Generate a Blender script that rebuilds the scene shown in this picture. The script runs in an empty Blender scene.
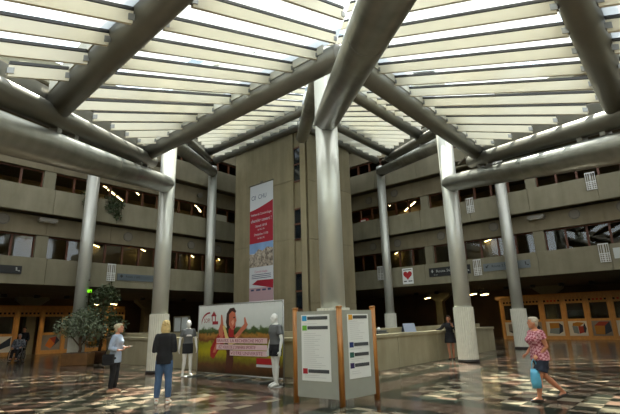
import bpy, bmesh, math, random
from mathutils import Vector, Matrix
R = math.radians
random.seed(7)
SC = bpy.context.scene
COL = SC.collection
S2 = math.sqrt(2)

# ------------------------------------------------------------------ materials
def lin(c):
    return tuple(((v/255)/12.92 if v/255 <= .04045 else ((v/255+.055)/1.055)**2.4) for v in c)
MATS = {}
def mat(name, rgb, rough=.6, metal=0., spec=.5, noise=0., scale=6., emit=0., bump=0., stretch=None, rgb2=None):
    if name in MATS: return MATS[name]
    m = bpy.data.materials.new(name); m.use_nodes = True
    nt = m.node_tree; b = nt.nodes['Principled BSDF']
    c = lin(rgb)
    b.inputs['Roughness'].default_value = rough; b.inputs['Metallic'].default_value = metal
    b.inputs['Specular IOR Level'].default_value = spec
    if emit:
        b.inputs['Emission Color'].default_value = (*c, 1); b.inputs['Emission Strength'].default_value = emit
    tc = nt.nodes.new('ShaderNodeTexCoord'); mp = nt.nodes.new('ShaderNodeMapping')
    nt.links.new(tc.outputs['Object'], mp.inputs['Vector'])
    if stretch: mp.inputs['Scale'].default_value = stretch
    n = nt.nodes.new('ShaderNodeTexNoise'); n.inputs['Scale'].default_value = scale; n.inputs['Detail'].default_value = 5
    nt.links.new(mp.outputs['Vector'], n.inputs['Vector'])
    ramp = nt.nodes.new('ShaderNodeValToRGB')
    k = noise
    lo = tuple(v*(1-k) for v in c); hi = lin(rgb2) if rgb2 else tuple(min(1, v*(1+k)) for v in c)
    ramp.color_ramp.elements[0].position = .3; ramp.color_ramp.elements[1].position = .7
    ramp.color_ramp.elements[0].color = (*lo, 1); ramp.color_ramp.elements[1].color = (*hi, 1)
    nt.links.new(n.outputs['Fac'], ramp.inputs['Fac']); nt.links.new(ramp.outputs['Color'], b.inputs['Base Color'])
    if bump:
        bp = nt.nodes.new('ShaderNodeBump'); bp.inputs['Strength'].default_value = bump
        nt.links.new(n.outputs['Fac'], bp.inputs['Height']); nt.links.new(bp.outputs['Normal'], b.inputs['Normal'])
    MATS[name] = m
    return m

def concrete(name, rgb, board=0.):
    """cast concrete: blotches, vertical streaks and (board>0) board marks"""
    m = bpy.data.materials.new(name); m.use_nodes = True; nt = m.node_tree; N = nt.nodes.new; Lk = nt.links.new
    b = nt.nodes['Principled BSDF']; b.inputs['Roughness'].default_value = .85; b.inputs['Specular IOR Level'].default_value = .25
    tc = N('ShaderNodeTexCoord')
    n1 = N('ShaderNodeTexNoise'); n1.inputs['Scale'].default_value = .9; n1.inputs['Detail'].default_value = 8; n1.inputs['Roughness'].default_value = .65
    mp = N('ShaderNodeMapping'); mp.inputs['Scale'].default_value = (1.6, 1.6, .3)
    n2 = N('ShaderNodeTexNoise'); n2.inputs['Scale'].default_value = 1.6; n2.inputs['Detail'].default_value = 6
    Lk(tc.outputs['Object'], n1.inputs['Vector']); Lk(tc.outputs['Object'], mp.inputs['Vector']); Lk(mp.outputs['Vector'], n2.inputs['Vector'])
    add = N('ShaderNodeMath'); add.operation = 'ADD'; Lk(n1.outputs['Fac'], add.inputs[0]); Lk(n2.outputs['Fac'], add.inputs[1])
    rp = N('ShaderNodeValToRGB'); c = lin(rgb)
    rp.color_ramp.elements[0].position = .35; rp.color_ramp.elements[1].position = .68
    rp.color_ramp.elements[0].color = (c[0]*.82, c[1]*.81, c[2]*.76, 1); rp.color_ramp.elements[1].color = (c[0]*1.15, c[1]*1.15, c[2]*1.15, 1)
    hf = N('ShaderNodeMath'); hf.operation = 'MULTIPLY'; hf.inputs[1].default_value = .5
    Lk(add.outputs[0], hf.inputs[0]); Lk(hf.outputs[0], rp.inputs['Fac'])
    last = rp.outputs['Color']
    if board:
        sx = N('ShaderNodeSeparateXYZ'); Lk(tc.outputs['Object'], sx.inputs[0])
        mm = N('ShaderNodeMath'); mm.operation = 'MULTIPLY'; mm.inputs[1].default_value = 1/board
        Lk(sx.outputs['X'], mm.inputs[0])
        fr = N('ShaderNodeMath'); fr.operation = 'FRACT'; Lk(mm.outputs[0], fr.inputs[0])
        lt = N('ShaderNodeMath'); lt.operation = 'LESS_THAN'; lt.inputs[1].default_value = .05; Lk(fr.outputs[0], lt.inputs[0])
        fl = N('ShaderNodeMath'); fl.operation = 'FLOOR'; Lk(mm.outputs[0], fl.inputs[0])
        wn = N('ShaderNodeTexWhiteNoise'); wn.noise_dimensions = '1D'; Lk(fl.outputs[0], wn.inputs['W'])
        mr = N('ShaderNodeMapRange'); mr.inputs['To Min'].default_value = .93; mr.inputs['To Max'].default_value = 1.04; Lk(wn.outputs['Value'], mr.inputs['Value'])
        sb = N('ShaderNodeMath'); sb.operation = 'MULTIPLY_ADD'; sb.inputs[1].default_value = -.07
        Lk(lt.outputs[0], sb.inputs[0]); Lk(mr.outputs[0], sb.inputs[2])
        mx = N('ShaderNodeVectorMath'); mx.operation = 'SCALE'; Lk(last, mx.inputs[0]); Lk(sb.outputs[0], mx.inputs['Scale'])
        last = mx.outputs[0]
    Lk(last, b.inputs['Base Color'])
    bp = N('ShaderNodeBump'); bp.inputs['Strength'].default_value = .12; Lk(n1.outputs['Fac'], bp.inputs['Height']); Lk(bp.outputs['Normal'], b.inputs['Normal'])
    return m

def glass_mat(name, tint, refl=.08, rough=.02, graz=.6, milky=0.):
    m = bpy.data.materials.new(name); m.use_nodes = True; nt = m.node_tree; nt.nodes.clear()
    o = nt.nodes.new('ShaderNodeOutputMaterial'); mx = nt.nodes.new('ShaderNodeMixShader')
    t = nt.nodes.new('ShaderNodeBsdfTransparent'); t.inputs[0].default_value = (*tint, 1)
    g = nt.nodes.new('ShaderNodeBsdfGlossy'); g.inputs['Roughness'].default_value = rough
    lw = nt.nodes.new('ShaderNodeLayerWeight'); lw.inputs[0].default_value = .5
    pw_ = nt.nodes.new('ShaderNodeMath'); pw_.operation = 'POWER'; pw_.inputs[1].default_value = 4.
    nt.links.new(lw.outputs['Facing'], pw_.inputs[0])
    ma = nt.nodes.new('ShaderNodeMath'); ma.operation = 'MULTIPLY_ADD'; ma.inputs[1].default_value = graz; ma.inputs[2].default_value = refl; ma.use_clamp = True
    nt.links.new(pw_.outputs[0], ma.inputs[0]); nt.links.new(ma.outputs[0], mx.inputs[0])
    base = t.outputs[0]
    if milky:      # milky patches added to the roof glass so sunlight falls in patches
        tc = nt.nodes.new('ShaderNodeTexCoord'); nz = nt.nodes.new('ShaderNodeTexNoise'); nz.inputs['Scale'].default_value = .8; nz.inputs['Detail'].default_value = 2
        rp = nt.nodes.new('ShaderNodeValToRGB'); rp.color_ramp.elements[0].position = .42; rp.color_ramp.elements[1].position = .44
        rp.color_ramp.elements[0].color = (.02,)*3+(1,); rp.color_ramp.elements[1].color = (milky,)*3+(1,)
        nt.links.new(tc.outputs['Object'], nz.inputs['Vector']); nt.links.new(nz.outputs['Fac'], rp.inputs['Fac'])
        tl = nt.nodes.new('ShaderNodeBsdfTranslucent'); tl.inputs[0].default_value = (.60, .63, .64, 1)
        m2 = nt.nodes.new('ShaderNodeMixShader'); nt.links.new(rp.outputs['Color'], m2.inputs[0]); nt.links.new(t.outputs[0], m2.inputs[1]); nt.links.new(tl.outputs[0], m2.inputs[2]); base = m2.outputs[0]
    nt.links.new(base, mx.inputs[1]); nt.links.new(g.outputs[0], mx.inputs[2]); nt.links.new(mx.outputs[0], o.inputs[0])
    return m

def floor_mat():
    m = bpy.data.materials.new('polished_terrazzo_tiles'); m.use_nodes = True; nt = m.node_tree; N = nt.nodes.new; Lk = nt.links.new
    b = nt.nodes['Principled BSDF']; b.inputs['Roughness'].default_value = .16; b.inputs['Specular IOR Level'].default_value = .38
    tc = N('ShaderNodeTexCoord'); sx = N('ShaderNodeSeparateXYZ'); Lk(tc.outputs['Object'], sx.inputs[0])
    def math_(op, a, bb=None, c=None):
        n = N('ShaderNodeMath'); n.operation = op
        for i, v in enumerate((a, bb, c)):
            if v is None: continue
            if isinstance(v, (int, float)): n.inputs[i].default_value = v
            else: Lk(v, n.inputs[i])
        return n.outputs[0]
    x, y = sx.outputs['X'], sx.outputs['Y']
    p = math_('MULTIPLY', math_('ADD', x, y), 1/S2); q = math_('MULTIPLY', math_('SUBTRACT', y, x), 1/S2)
    T = 7.92/20
    pi = math_('FLOOR', math_('DIVIDE', math_('ADD', p, .02), T)); qi = math_('FLOOR', math_('DIVIDE', math_('ADD', q, .02), T))
    par = math_('FLOORED_MODULO', math_('ADD', pi, qi), 2)
    cv = N('ShaderNodeCombineXYZ'); Lk(pi, cv.inputs[0]); Lk(qi, cv.inputs[1])
    wn = N('ShaderNodeTexWhiteNoise'); wn.noise_dimensions = '2D'; Lk(cv.outputs[0], wn.inputs['Vector'])
    def ramp(fac, stops, const=True):
        r = N('ShaderNodeValToRGB'); cr = r.color_ramp; cr.interpolation = 'CONSTANT' if const else 'LINEAR'
        while len(cr.elements) < len(stops): cr.elements.new(.5)
        for e, (ps, c) in zip(cr.elements, stops): e.position = ps; e.color = (*lin(c), 1)
        Lk(fac, r.inputs['Fac']); return r.outputs['Color']
    dark = ramp(wn.outputs['Value'], [(0, (54, 56, 48)), (.45, (66, 66, 56)), (.75, (78, 62, 52))])
    lite = ramp(wn.outputs['Value'], [(0, (140, 124, 106)), (.3, (152, 140, 118)), (.55, (132, 108, 92)), (.75, (122, 116, 98)), (.9, (164, 152, 130))])
    def mix(f, a, bb):
        n = N('ShaderNodeMix'); n.data_type = 'RGBA'; Lk(f, n.inputs[0]); Lk(a, n.inputs[6]); Lk(bb, n.inputs[7]); return n.outputs[2]
    col = mix(par, dark, lite)
    # diagonal pink bands edged with dark green
    def band(v, lo, hi):
        w = math_('FLOORED_MODULO', math_('ADD', v, -lo), 7.92)
        return math_('LESS_THAN', w, hi-lo)
    edge = math_('MAXIMUM', band(p, -1.45, .2), band(q, -1.45, .2))
    bnd = math_('MAXIMUM', band(p, -1.1, -.3), band(q, -1.1, -.3))
    gn = N('ShaderNodeRGB'); gn.outputs[0].default_value = (*lin((44, 50, 44)), 1)
    vo = N('ShaderNodeTexVoronoi'); vo.inputs['Scale'].default_value = 14; Lk(tc.outputs['Object'], vo.inputs['Vector'])
    vs = N('ShaderNodeSeparateColor'); Lk(vo.outputs['Color'], vs.inputs[0])
    pk = ramp(vs.outputs[0], [(0, (84, 68, 58)), (.35, (112, 92, 80)), (.7, (100, 88, 76)), (.9, (128, 112, 98))])
    col = mix(edge, col, gn.outputs[0]); col = mix(bnd, col, pk)
    # grain of the stone
    nz = N('ShaderNodeTexNoise'); nz.inputs['Scale'].default_value = 30; nz.inputs['Detail'].default_value = 4; Lk(tc.outputs['Object'], nz.inputs['Vector'])
    mr = N('ShaderNodeMapRange'); mr.inputs['To Min'].default_value = .72; mr.inputs['To Max'].default_value = 1.28; Lk(nz.outputs['Fac'], mr.inputs['Value'])
    sc = N('ShaderNodeVectorMath'); sc.operation = 'SCALE'; Lk(col, sc.inputs[0]); Lk(mr.outputs[0], sc.inputs['Scale'])
    Lk(sc.outputs[0], b.inputs['Base Color'])
    n2 = N('ShaderNodeTexNoise'); n2.inputs['Scale'].default_value = 1.3; n2.inputs['Detail'].default_value = 5; Lk(tc.outputs['Object'], n2.inputs['Vector'])
    m2 = N('ShaderNodeMapRange'); m2.inputs['To Min'].default_value = .08; m2.inputs['To Max'].default_value = .24; Lk(n2.outputs['Fac'], m2.inputs['Value'])
    Lk(m2.outputs[0], b.inputs['Roughness'])
    return m

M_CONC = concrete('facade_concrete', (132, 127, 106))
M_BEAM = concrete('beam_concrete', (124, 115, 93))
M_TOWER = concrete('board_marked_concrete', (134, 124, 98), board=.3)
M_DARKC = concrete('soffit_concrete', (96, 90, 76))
M_FLOOR = floor_mat()
M_STEEL = mat('brushed_steel', (138, 138, 130), rough=.34, metal=.85, noise=.14, scale=3., stretch=(1, 1, .3))
M_COLM = mat('matt_silver_paint', (194, 195, 184), rough=.34, metal=.4, noise=.08, scale=2., stretch=(1, 1, .3))
M_RAFT = mat('grey_steel_paint', (118, 116, 106), rough=.42, metal=.55, noise=.1, scale=2.)
M_SLAT = mat('cream_louver', (224, 217, 194), rough=.55, noise=.03, scale=2.)
M_BAR = mat('dark_glazing_bar', (52, 50, 46), rough=.5)
M_CLIP = mat('grey_clip', (150, 150, 146), rough=.4, metal=.6)
M_GLASSR = glass_mat('roof_glass', (.93, .97, .98), .04, milky=.93)
M_GLASSC = glass_mat('clear_roof_glass', (.95, .98, .99), .04)
M_GLASSW = glass_mat('window_glass', (.8, .82, .78), .04, graz=.16)
M_RIB = mat('ribbed_white', (216, 214, 198), rough=.6, noise=.05)
M_PLINTH = mat('dark_plinth', (44, 38, 32), rough=.5)
M_WOOD = mat('orange_wood', (196, 146, 82), rough=.42, noise=.2, scale=5., stretch=(6, 6, .6))
M_POST = mat('varnished_post', (164, 108, 48), rough=.35, noise=.2, scale=6., stretch=(8, 8, .5))
M_FRAME = mat('brown_window_frame', (92, 52, 28), rough=.5, noise=.1)
M_BLACK = mat('black_paint', (22, 22, 22), rough=.5)
M_WHITE = mat('white_paint', (226, 226, 220), rough=.5)
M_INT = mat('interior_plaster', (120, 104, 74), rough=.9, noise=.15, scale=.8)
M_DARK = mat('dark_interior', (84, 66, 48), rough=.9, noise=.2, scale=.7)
M_STRIP = mat('fluorescent_tube', (255, 226, 160), emit=16.)
M_VENT = mat('vent_mesh', (96, 92, 80), rough=.7)
M_GREY = mat('grey_panel', (154, 156, 145), rough=.5, noise=.03)
M_PAPER = mat('white_paper', (224, 226, 222), rough=.6)

# ------------------------------------------------------------------ mesh helpers
class MB:
    def __init__(s): s.bm = bmesh.new()
    def box(s, x0, x1, y0, y1, z0, z1, bev=0):
        vs = [s.bm.verts.new((x, y, z)) for z in (z0, z1) for y in (y0, y1) for x in (x0, x1)]
        fs = [s.bm.faces.new([vs[i] for i in f]) for f in ((0,2,3,1),(4,5,7,6),(0,1,5,4),(2,6,7,3),(1,3,7,5),(0,4,6,2))]
        if bev:
            es = list({e for f in fs for e in f.edges})
            bmesh.ops.bevel(s.bm, geom=es, offset=bev, segments=2, affect='EDGES', profile=.6)
        return s
    def bar(s, p0, p1, w, h, up=(0, 0, 1)):
        p0, p1 = Vector(p0), Vector(p1); d = (p1-p0).normalized(); u = Vector(up)
        r = d.cross(u).normalized(); u = r.cross(d).normalized() if abs(d.dot(u)) > .999 else Vector(up)
        vs = []
        for p in (p0, p1):
            for a, b in ((-1,-1),(1,-1),(1,1),(-1,1)): vs.append(s.bm.verts.new(p + r*a*w/2 + u*b*h/2))
        for f in ((0,1,2,3),(7,6,5,4),(0,4,5,1),(1,5,6,2),(2,6,7,3),(3,7,4,0)): s.bm.faces.new([vs[i] for i in f])
        return s
    def tube(s, pts, rad, n=16, cap=True, dome=(0, 0)):
        pts = [Vector(p) for p in pts]
        if not isinstance(rad, (list, tuple)): rad = [rad]*len(pts)
        rings = []
        P, Rr = list(pts), list(rad)
        if dome[1]:
            d = (pts[-1]-pts[-2]).normalized(); r = rad[-1]
            for a in (30, 60, 82): P.append(pts[-1]+d*r*dome[1]*math.sin(R(a))); Rr.append(r*math.cos(R(a)))
        if dome[0]:
            d = (pts[0]-pts[1]).normalized(); r = rad[0]
            for a in (30, 60, 82): P.insert(0, pts[0]+d*r*dome[0]*math.sin(R(a))); Rr.insert(0, r*math.cos(R(a)))
        ref = None
        for i, p in enumerate(P):
            d = (P[min(i+1, len(P)-1)]-P[max(i-1, 0)]).normalized()
            if ref is None: ref = Vector((0, 0, 1)) if abs(d.z) < .9 else Vector((1, 0, 0))
            a = d.cross(ref).normalized(); b = a.cross(d).normalized(); ref = b
            rings.append([s.bm.verts.new(p + a*Rr[i]*math.cos(t) + b*Rr[i]*math.sin(t)) for t in (2*math.pi*k/n for k in range(n))])
        for A, Bq in zip(rings, rings[1:]):
            for k in range(n):
                f = s.bm.faces.new((A[k], A[(k+1) % n], Bq[(k+1) % n], Bq[k])); f.smooth = True
        if cap: s.bm.faces.new(rings[0][::-1]); s.bm.faces.new(rings[-1])
        return s
    def lathe(s, prof, n=24, c=(0, 0, 0), ring=False):
        c = Vector(c); rings = [[s.bm.verts.new(c+Vector((r*math.cos(t), r*math.sin(t), z))) for t in (2*math.pi*k/n for k in range(n))] for r, z in prof]
        for A, Bq in zip(rings, rings[1:]):
            for k in range(n):
                f = s.bm.faces.new((A[k], A[(k+1) % n], Bq[(k+1) % n], Bq[k])); f.smooth = True
        if ring:
            for k in range(n): s.bm.faces.new((rings[-1][k], rings[-1][(k+1) % n], rings[0][(k+1) % n], rings[0][k]))
        else: s.bm.faces.new(rings[0][::-1]); s.bm.faces.new(rings[-1])
        return s
    def loft(s, rings, n=20):
        """rings: (centre, rx, ry[, tilt matrix])"""
        rr = []
        for g in rings:
            c = Vector(g[0]); m = g[3] if len(g) > 3 else Matrix.Identity(3)
            rr.append([s.bm.verts.new(c + m @ Vector((g[1]*math.cos(t), g[2]*math.sin(t), 0))) for t in (2*math.pi*k/n for k in range(n))])
        for A, Bq in zip(rr, rr[1:]):
            for k in range(n):
                f = s.bm.faces.new((A[k], A[(k+1) % n], Bq[(k+1) % n], Bq[k])); f.smooth = True
        s.bm.faces.new(rr[0][::-1]); s.bm.faces.new(rr[-1])
        return s
    def ell(s, c, r, m=None, seg=16, rg=10):
        mt = Matrix.Translation(Vector(c)) @ ((m or Matrix.Identity(3)).to_4x4()) @ Matrix.Diagonal((*r, 1))
        g = bmesh.ops.create_uvsphere(s.bm, u_segments=seg, v_segments=rg, radius=1, matrix=mt)
        for v in g['verts']:
            for f in v.link_faces: f.smooth = True
        return s
    def prism(s, poly, y0, y1):
        """polygon in (x,z), extruded along y"""
        a = [s.bm.verts.new((x, y0, z)) for x, z in poly]; b = [s.bm.verts.new((x, y1, z)) for x, z in poly]
        s.bm.faces.new(a); s.bm.faces.new(b[::-1])
        n = len(poly)
        for k in range(n): s.bm.faces.new((a[k], b[k], b[(k+1) % n], a[(k+1) % n]))
        return s
    def slab(s, poly, z0, z1):
        a = [s.bm.verts.new((x, y, z0)) for x, y in poly]; b = [s.bm.verts.new((x, y, z1)) for x, y in poly]
        s.bm.faces.new(a[::-1]); s.bm.faces.new(b)
        n = len(poly)
        for k in range(n): s.bm.faces.new((a[k], a[(k+1) % n], b[(k+1) % n], b[k]))
        return s
    def build(s, name, m, parent=None, loc=(0, 0, 0), rz=0., fix=True):
        me = bpy.data.meshes.new(name)
        if fix: bmesh.ops.recalc_face_normals(s.bm, faces=s.bm.faces[:])
        s.bm.to_mesh(me); s.bm.free()
        for mm in (m if isinstance(m, (list, tuple)) else [m]): me.materials.append(mm)
        return link(name, me, parent, loc, rz)
def link(name, me, parent=None, loc=(0, 0, 0), rz=0.):
    o = bpy.data.objects.new(name, me); COL.objects.link(o)
    o.location = loc; o.rotation_euler = (0, 0, rz)
    if parent: o.parent = parent
    return o
def tag(o, label=None, cat=None, group=None, kind=None):
    if label: o['label'] = label
    if cat: o['category'] = cat
    if group: o['group'] = group
    if kind: o['kind'] = kind
    return o
def thing(name, label, cat, loc=(0, 0, 0), rz=0., group=None):
    o = bpy.data.objects.new(name, None); COL.objects.link(o); o.empty_display_size = .1
    o.location = loc; o.rotation_euler = (0, 0, rz)
    return tag(o, label, cat, group)
def struct(o): o['kind'] = 'structure'; return o
def text_mesh(s, size, align='LEFT'):
    cu = bpy.data.curves.new('lettering', 'FONT'); cu.body = s; cu.size = size; cu.align_x = align; cu.extrude = .001; cu.resolution_u = 2
    o = bpy.data.objects.new('lettering', cu); COL.objects.link(o)
    bpy.context.view_layer.update()
    me = bpy.data.meshes.new_from_object(o.evaluated_get(bpy.context.evaluated_depsgraph_get()))
    bpy.data.objects.remove(o); bpy.data.curves.remove(cu)
    me.transform(Matrix.Rotation(R(90), 4, 'X'))      # stands upright, reads from -Y
    return me
def text(s, size, m, parent, x, y, z, name='lettering', align='LEFT', sx=1.):
    me = text_mesh(s, size, align); me.materials.clear(); me.materials.append(m)
    if sx != 1.: me.transform(Matrix.Diagonal((sx, 1, 1, 1)))
    return link(name, me, parent, (x, y, z))
# frames parallel to the two facades: 'L' = left facade / right counter, 'R' = right facade / left counter
ROT = {'L': R(45), 'R': R(-45)}
def fr(side, u, q, z=0.):
    v = Matrix.Rotation(ROT[side], 3, 'Z') @ Vector((u, q, z)); return v
ORD = ['first', 'second', 'third', 'fourth', 'fifth', 'sixth', 'seventh', 'eighth', 'ninth', 'tenth', 'eleventh', 'twelfth', 'thirteenth', 'fourteenth']

# ------------------------------------------------------------------ camera
cam = bpy.data.cameras.new('camera'); co = bpy.data.objects.new('camera', cam); COL.objects.link(co)
rt, up, fw = Vector((.9973, -.0683, -.0253)), Vector((.007, -.2554, .9668)), Vector((.0725, .9644, .2543))
mw = Matrix((rt, up, -fw)).transposed().to_4x4(); mw.translation = (-1.323, -10.922, 1.55)
co.matrix_world = mw
cam.sensor_fit = 'HORIZONTAL'; cam.sensor_width = 36; cam.lens = 438.6/620*36; cam.clip_end = 300
SC.camera = co

# ------------------------------------------------------------------ floor, shell
struct(MB().box(-60, 60, -40, 60, -.3, 0).build('floor', M_FLOOR))
W = 5.6
FLOORS = [(3.58, 4.82), (7.0, 8.26), (10.42, 11.72), (13.84, 15.1)]
BEAMS = [(6.02, 6.95), (9.34, 10.37), (12.76, 13.8)]
for side in 'LR':
    name = {'L': 'wall_left', 'R': 'wall_right'}[side]
    ofs = {'L': -1.1, 'R': .8}[side]                 # panel joints
    u0, u1 = (-26, 15.2) if side == 'L' else (-15.2, 26)
    js = [ofs+3.2*k for k in range(-10, 12)]; js = [u0]+[j for j in js if u0+.5 < j < u1-.5]+[u1]
    for z0, z1 in FLOORS:
        b = MB()
        for a, c in zip(js, js[1:]): b.box(a+.015, c-.015, 16.4, 16.62, z0, z1, .015)
        b.box(u0, u1, 16.44, 16.6, z0+.02, z1-.02)
        struct(b.build(name, M_CONC, rz=ROT[side]))
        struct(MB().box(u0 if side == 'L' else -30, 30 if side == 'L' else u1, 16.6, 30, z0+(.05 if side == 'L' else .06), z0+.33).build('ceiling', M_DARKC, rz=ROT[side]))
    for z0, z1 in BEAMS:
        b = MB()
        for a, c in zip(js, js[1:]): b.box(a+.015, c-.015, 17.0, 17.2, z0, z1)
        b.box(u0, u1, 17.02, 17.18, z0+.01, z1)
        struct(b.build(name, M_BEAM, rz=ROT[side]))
    # rear walls of the rooms behind the facades
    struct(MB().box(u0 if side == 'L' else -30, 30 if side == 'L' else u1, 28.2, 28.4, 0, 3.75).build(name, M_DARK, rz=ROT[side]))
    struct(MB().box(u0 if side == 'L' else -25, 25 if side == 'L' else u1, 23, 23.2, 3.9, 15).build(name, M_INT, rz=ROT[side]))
    # window bands of the upper floors
    pofs = {'L': -1.2, 'R': .87}[side]
    piers = [pofs+6.4*k for k in range(-4, 5) if u0+1 < pofs+6.4*k < u1-.4]
    n = {'L': 1, 'R': 11}[side]
    for fi, (pz, bz) in enumerate(((4.6, 6.05), (8.0, 9.38), (11.4, 12.8))):
        pb = MB()
        for p in piers: pb.box(p-.27, p+.27, 17.05, 17.5, pz-.6, bz, .01)
        struct(pb.build(name, M_CONC, rz=ROT[side]))
        for a, c in zip([u0]+piers, piers+[u1]):
            if c-a < 1.5: continue
            a2, c2 = a+.27, c-.27
            f = MB(); k = max(1, round((c2-a2)/.97)); st = (c2-a2)/k
            for i in range(k+1): f.box(a2+i*st-.05, a2+i*st+.05, 17.25, 17.37, pz-.6, bz)
            f.box(a2, c2, 17.26, 17.36, bz-.1, bz+.02); f.box(a2, c2, 17.26, 17.36, pz-.6, pz-.5)
            w = struct(f.build('window_%d' % n, M_FRAME, rz=ROT[side])); n += 1
            if fi == 0:
                g = MB().box(a2, c2, 17.30, 17.312, pz-.55, bz-.05).build('window_pane', M_GLASSW, w)

# rear of the hall, behind the camera
for side, rot in (('L', R(45)), ('R', R(-45))):
    struct(MB().box(-24, 24, -17.6, -17.2, 0, 8.2).build('wall_back', M_CONC, rz=rot))

# tower: two board-marked faces meeting in a slot with a strip of windows
HT = 12.35
tw = MB()
tw.slab([tuple(fr('R', -14.2, 8.6).xy), tuple(fr('R', -9.2, 8.6).xy), tuple(fr('R', -9.2, 9.1).xy), tuple(fr('L', 9.0, 9.1).xy),
         tuple(fr('L', 9.0, 8.6).xy), tuple(fr('L', 13.1, 8.6).xy), tuple(fr('L', 13.1, 18.5).xy), (0, 26), tuple(fr('R', -14.2, 18.5).xy)], 0, HT)
def tower_face(side, u0, u1, sp):
    b = MB()
    for z0, z1 in ((0, 2.55), (2.57, 5.95), (5.97, 9.3), (9.32, HT)): b.box(u0, u1, 8.52, 8.62, z0, z1)
    return struct(b.build('wall_tower', M_TOWER, rz=ROT[side]))
struct(tw.build('wall_tower', M_TOWER))
tower_face('R', -14.2, -9.2, 0); tower_face('L', 9.0, 13.1, 0)
struct(MB().box(-.18, .12, -.26, .3, 0, HT).build('trim_1', M_TOWER, loc=(.08, 12.36, 0)))
struct(MB().box(-9.2, -8.7, 8.66, 8.9, 0, HT).build('wall_tower', M_TOWER, rz=ROT['R']))
slot = MB()
for z0, z1 in ((2.2, 4.1), (5.9, 7.6), (9.2, 11.2)): slot.box(-9.2, -8.72, 8.62, 8.68, z0, z1)
sw = struct(slot.build('window_30', mat('dark_window_glass', (26, 32, 36), rough=.08, spec=.8), rz=ROT['R']))
fs = MB()
for z in (2.2, 3.15, 4.1, 5.9, 6.75, 7.6, 9.2, 10.2, 11.2): fs.box(-9.2, -8.7, 8.59, 8.7, z-.04, z+.04)
fs.build('window_frame', M_FRAME, sw)

# the blocks rising above the roof
M_UP = mat('upper_block_cladding', (150, 166, 178), rough=.5, noise=.1, scale=.6)
struct(MB().slab([(0, 12.6), (9, 21.6), (9, 34), (-9, 34), (-9, 21.6)], 14.6, 22.3).build('wall_upper_block', M_UP))

# concrete pillars of the undercroft, with flared heads
for side, us in (('L', (1.65, 9.8, -6.6)), ('R', (-1.25, -9.5, 6.9))):
    for i, u in enumerate(us):
        p = thing('concrete_pillar', '%s concrete pillar with flared head behind the %s' % (
            ['pale', 'tall', 'outer'][i], {'L': ['left wooden booth fronts', 'left counter and tall potted tree', 'far left booth fronts'], 'R': ['right wooden booth fronts', 'right counter beside the leaning woman', 'far right booth fronts']}[side][i]), 'pillar', fr(side, u, 26.55), ROT[side])
        MB().box(-.29, .29, -.29, .29, 0, 2.95, .02).build('shaft', M_CONC, p)
        MB().prism([(-.29, 2.95), (.29, 2.95), (.95, 3.45), (.95, 3.66), (-.95, 3.66), (-.95, 3.45)], -.29, .29).build('flared_head', M_CONC, p)

# ------------------------------------------------------------------ columns and tubes
EL = .234
ZT, ZB = 6.84, 8.66
def ribbed(b, r, z0, z1, n=28):
    pr = []
    for k in range(n*4):
        t = 2*math.pi*k/(n*4); pr.append(((r if k % 4 in (0, 1) else r-.022)*math.cos(t), (r if k % 4 in (0, 1) else r-.022)*math.sin(t)))
    b.slab(pr, z0, z1); return b
def column(x, y, top, r, label, group='silver roof columns', rc=.365, hc=1.96):
    c = thing('roof_column', label, 'column', (x, y, 0), 0, group)
    MB().tube([(0, 0, 0), (0, 0, top)], r, 40).build('shaft', M_COLM, c)
    ribbed(MB(), rc, .1, hc).build('ribbed_casing', M_RIB, c)
    MB().lathe([(rc+.02, 0), (rc+.02, .07), (rc-.02, .1)], 40).build('plinth', M_PLINTH, c)
    return c
T1, T2 = ZB+.34, ZB+EL*2*W+.36
column(0, 0, T1, .30, 'thick silver column rising right behind the grey information kiosk', rc=.4, hc=1.87)
column(-W+.05, W-.15, T1, .285, 'silver column behind the blonde woman in the black jacket', rc=.335)
column(W, W, T1, .31, 'silver column with ribbed casing next to the woman leaning on the counter')
column(-W, 3*W, T2, .28, 'slender silver column behind the left end of the landscape banner')
column(W, 3*W, T2, .27, 'slender silver column standing behind the right counter')
column(-10.76, 2*W, T2, .30, 'silver column rising out of the potted trees')
column(11.0, 11.55, T2, .29, 'silver column in front of the right wooden booth fronts', rc=.385)
for sx, nm in ((-1, 'left'), (1, 'right')):
    column(sx*W, -W, ZT-EL*2*W+.38, .3, 'silver column just outside the %s edge of the view' % nm)
def rtube(x, y0, z0, y1, z1, r, label):
    t = thing('roof_tube', label, 'tube', (x, y0, z0), 0, 'sloping steel tubes under the roof')
    d = (0, y1-y0, z1-z0)
    MB().tube([(0, 0, 0), d], r, 48, dome=(0, .25)).build('pipe', M_STEEL, t)
    L = math.hypot(d[1], d[2]); sm = MB()
    for f in (.5,):
        sm.tube([(0, d[1]*f-.012, d[2]*f-.003), (0, d[1]*f+.012, d[2]*f+.003)], r+.004, 48)
    sm.build('weld_seam', mat('weld_steel', (140, 140, 136), rough=.5, metal=.8), t)
    return t
RT = .325
rtube(0, -11.15, ZT-EL*11.15, .12, ZT+.03, RT, 'thick steel tube passing overhead down to the kiosk column')
rtube(-W, -W-.1, ZT-EL*11.3, W-.02, ZT, RT, 'thick steel tube coming from the left edge to the first left column')
rtube(W, -W-.1, ZT-EL*11.3, W-.02, ZT, RT, 'thick steel tube coming from the right edge to the first right column')
for x, y, l in ((0, 0, 'steel tube running from the kiosk column back to the tower'), (-W, W, 'steel tube between the two left columns'), (W, W, 'steel tube between the two right columns')):
    rtube(x, y, ZB, y+2*W-.02, ZB+EL*2*W, RT-.02, l)

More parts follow.
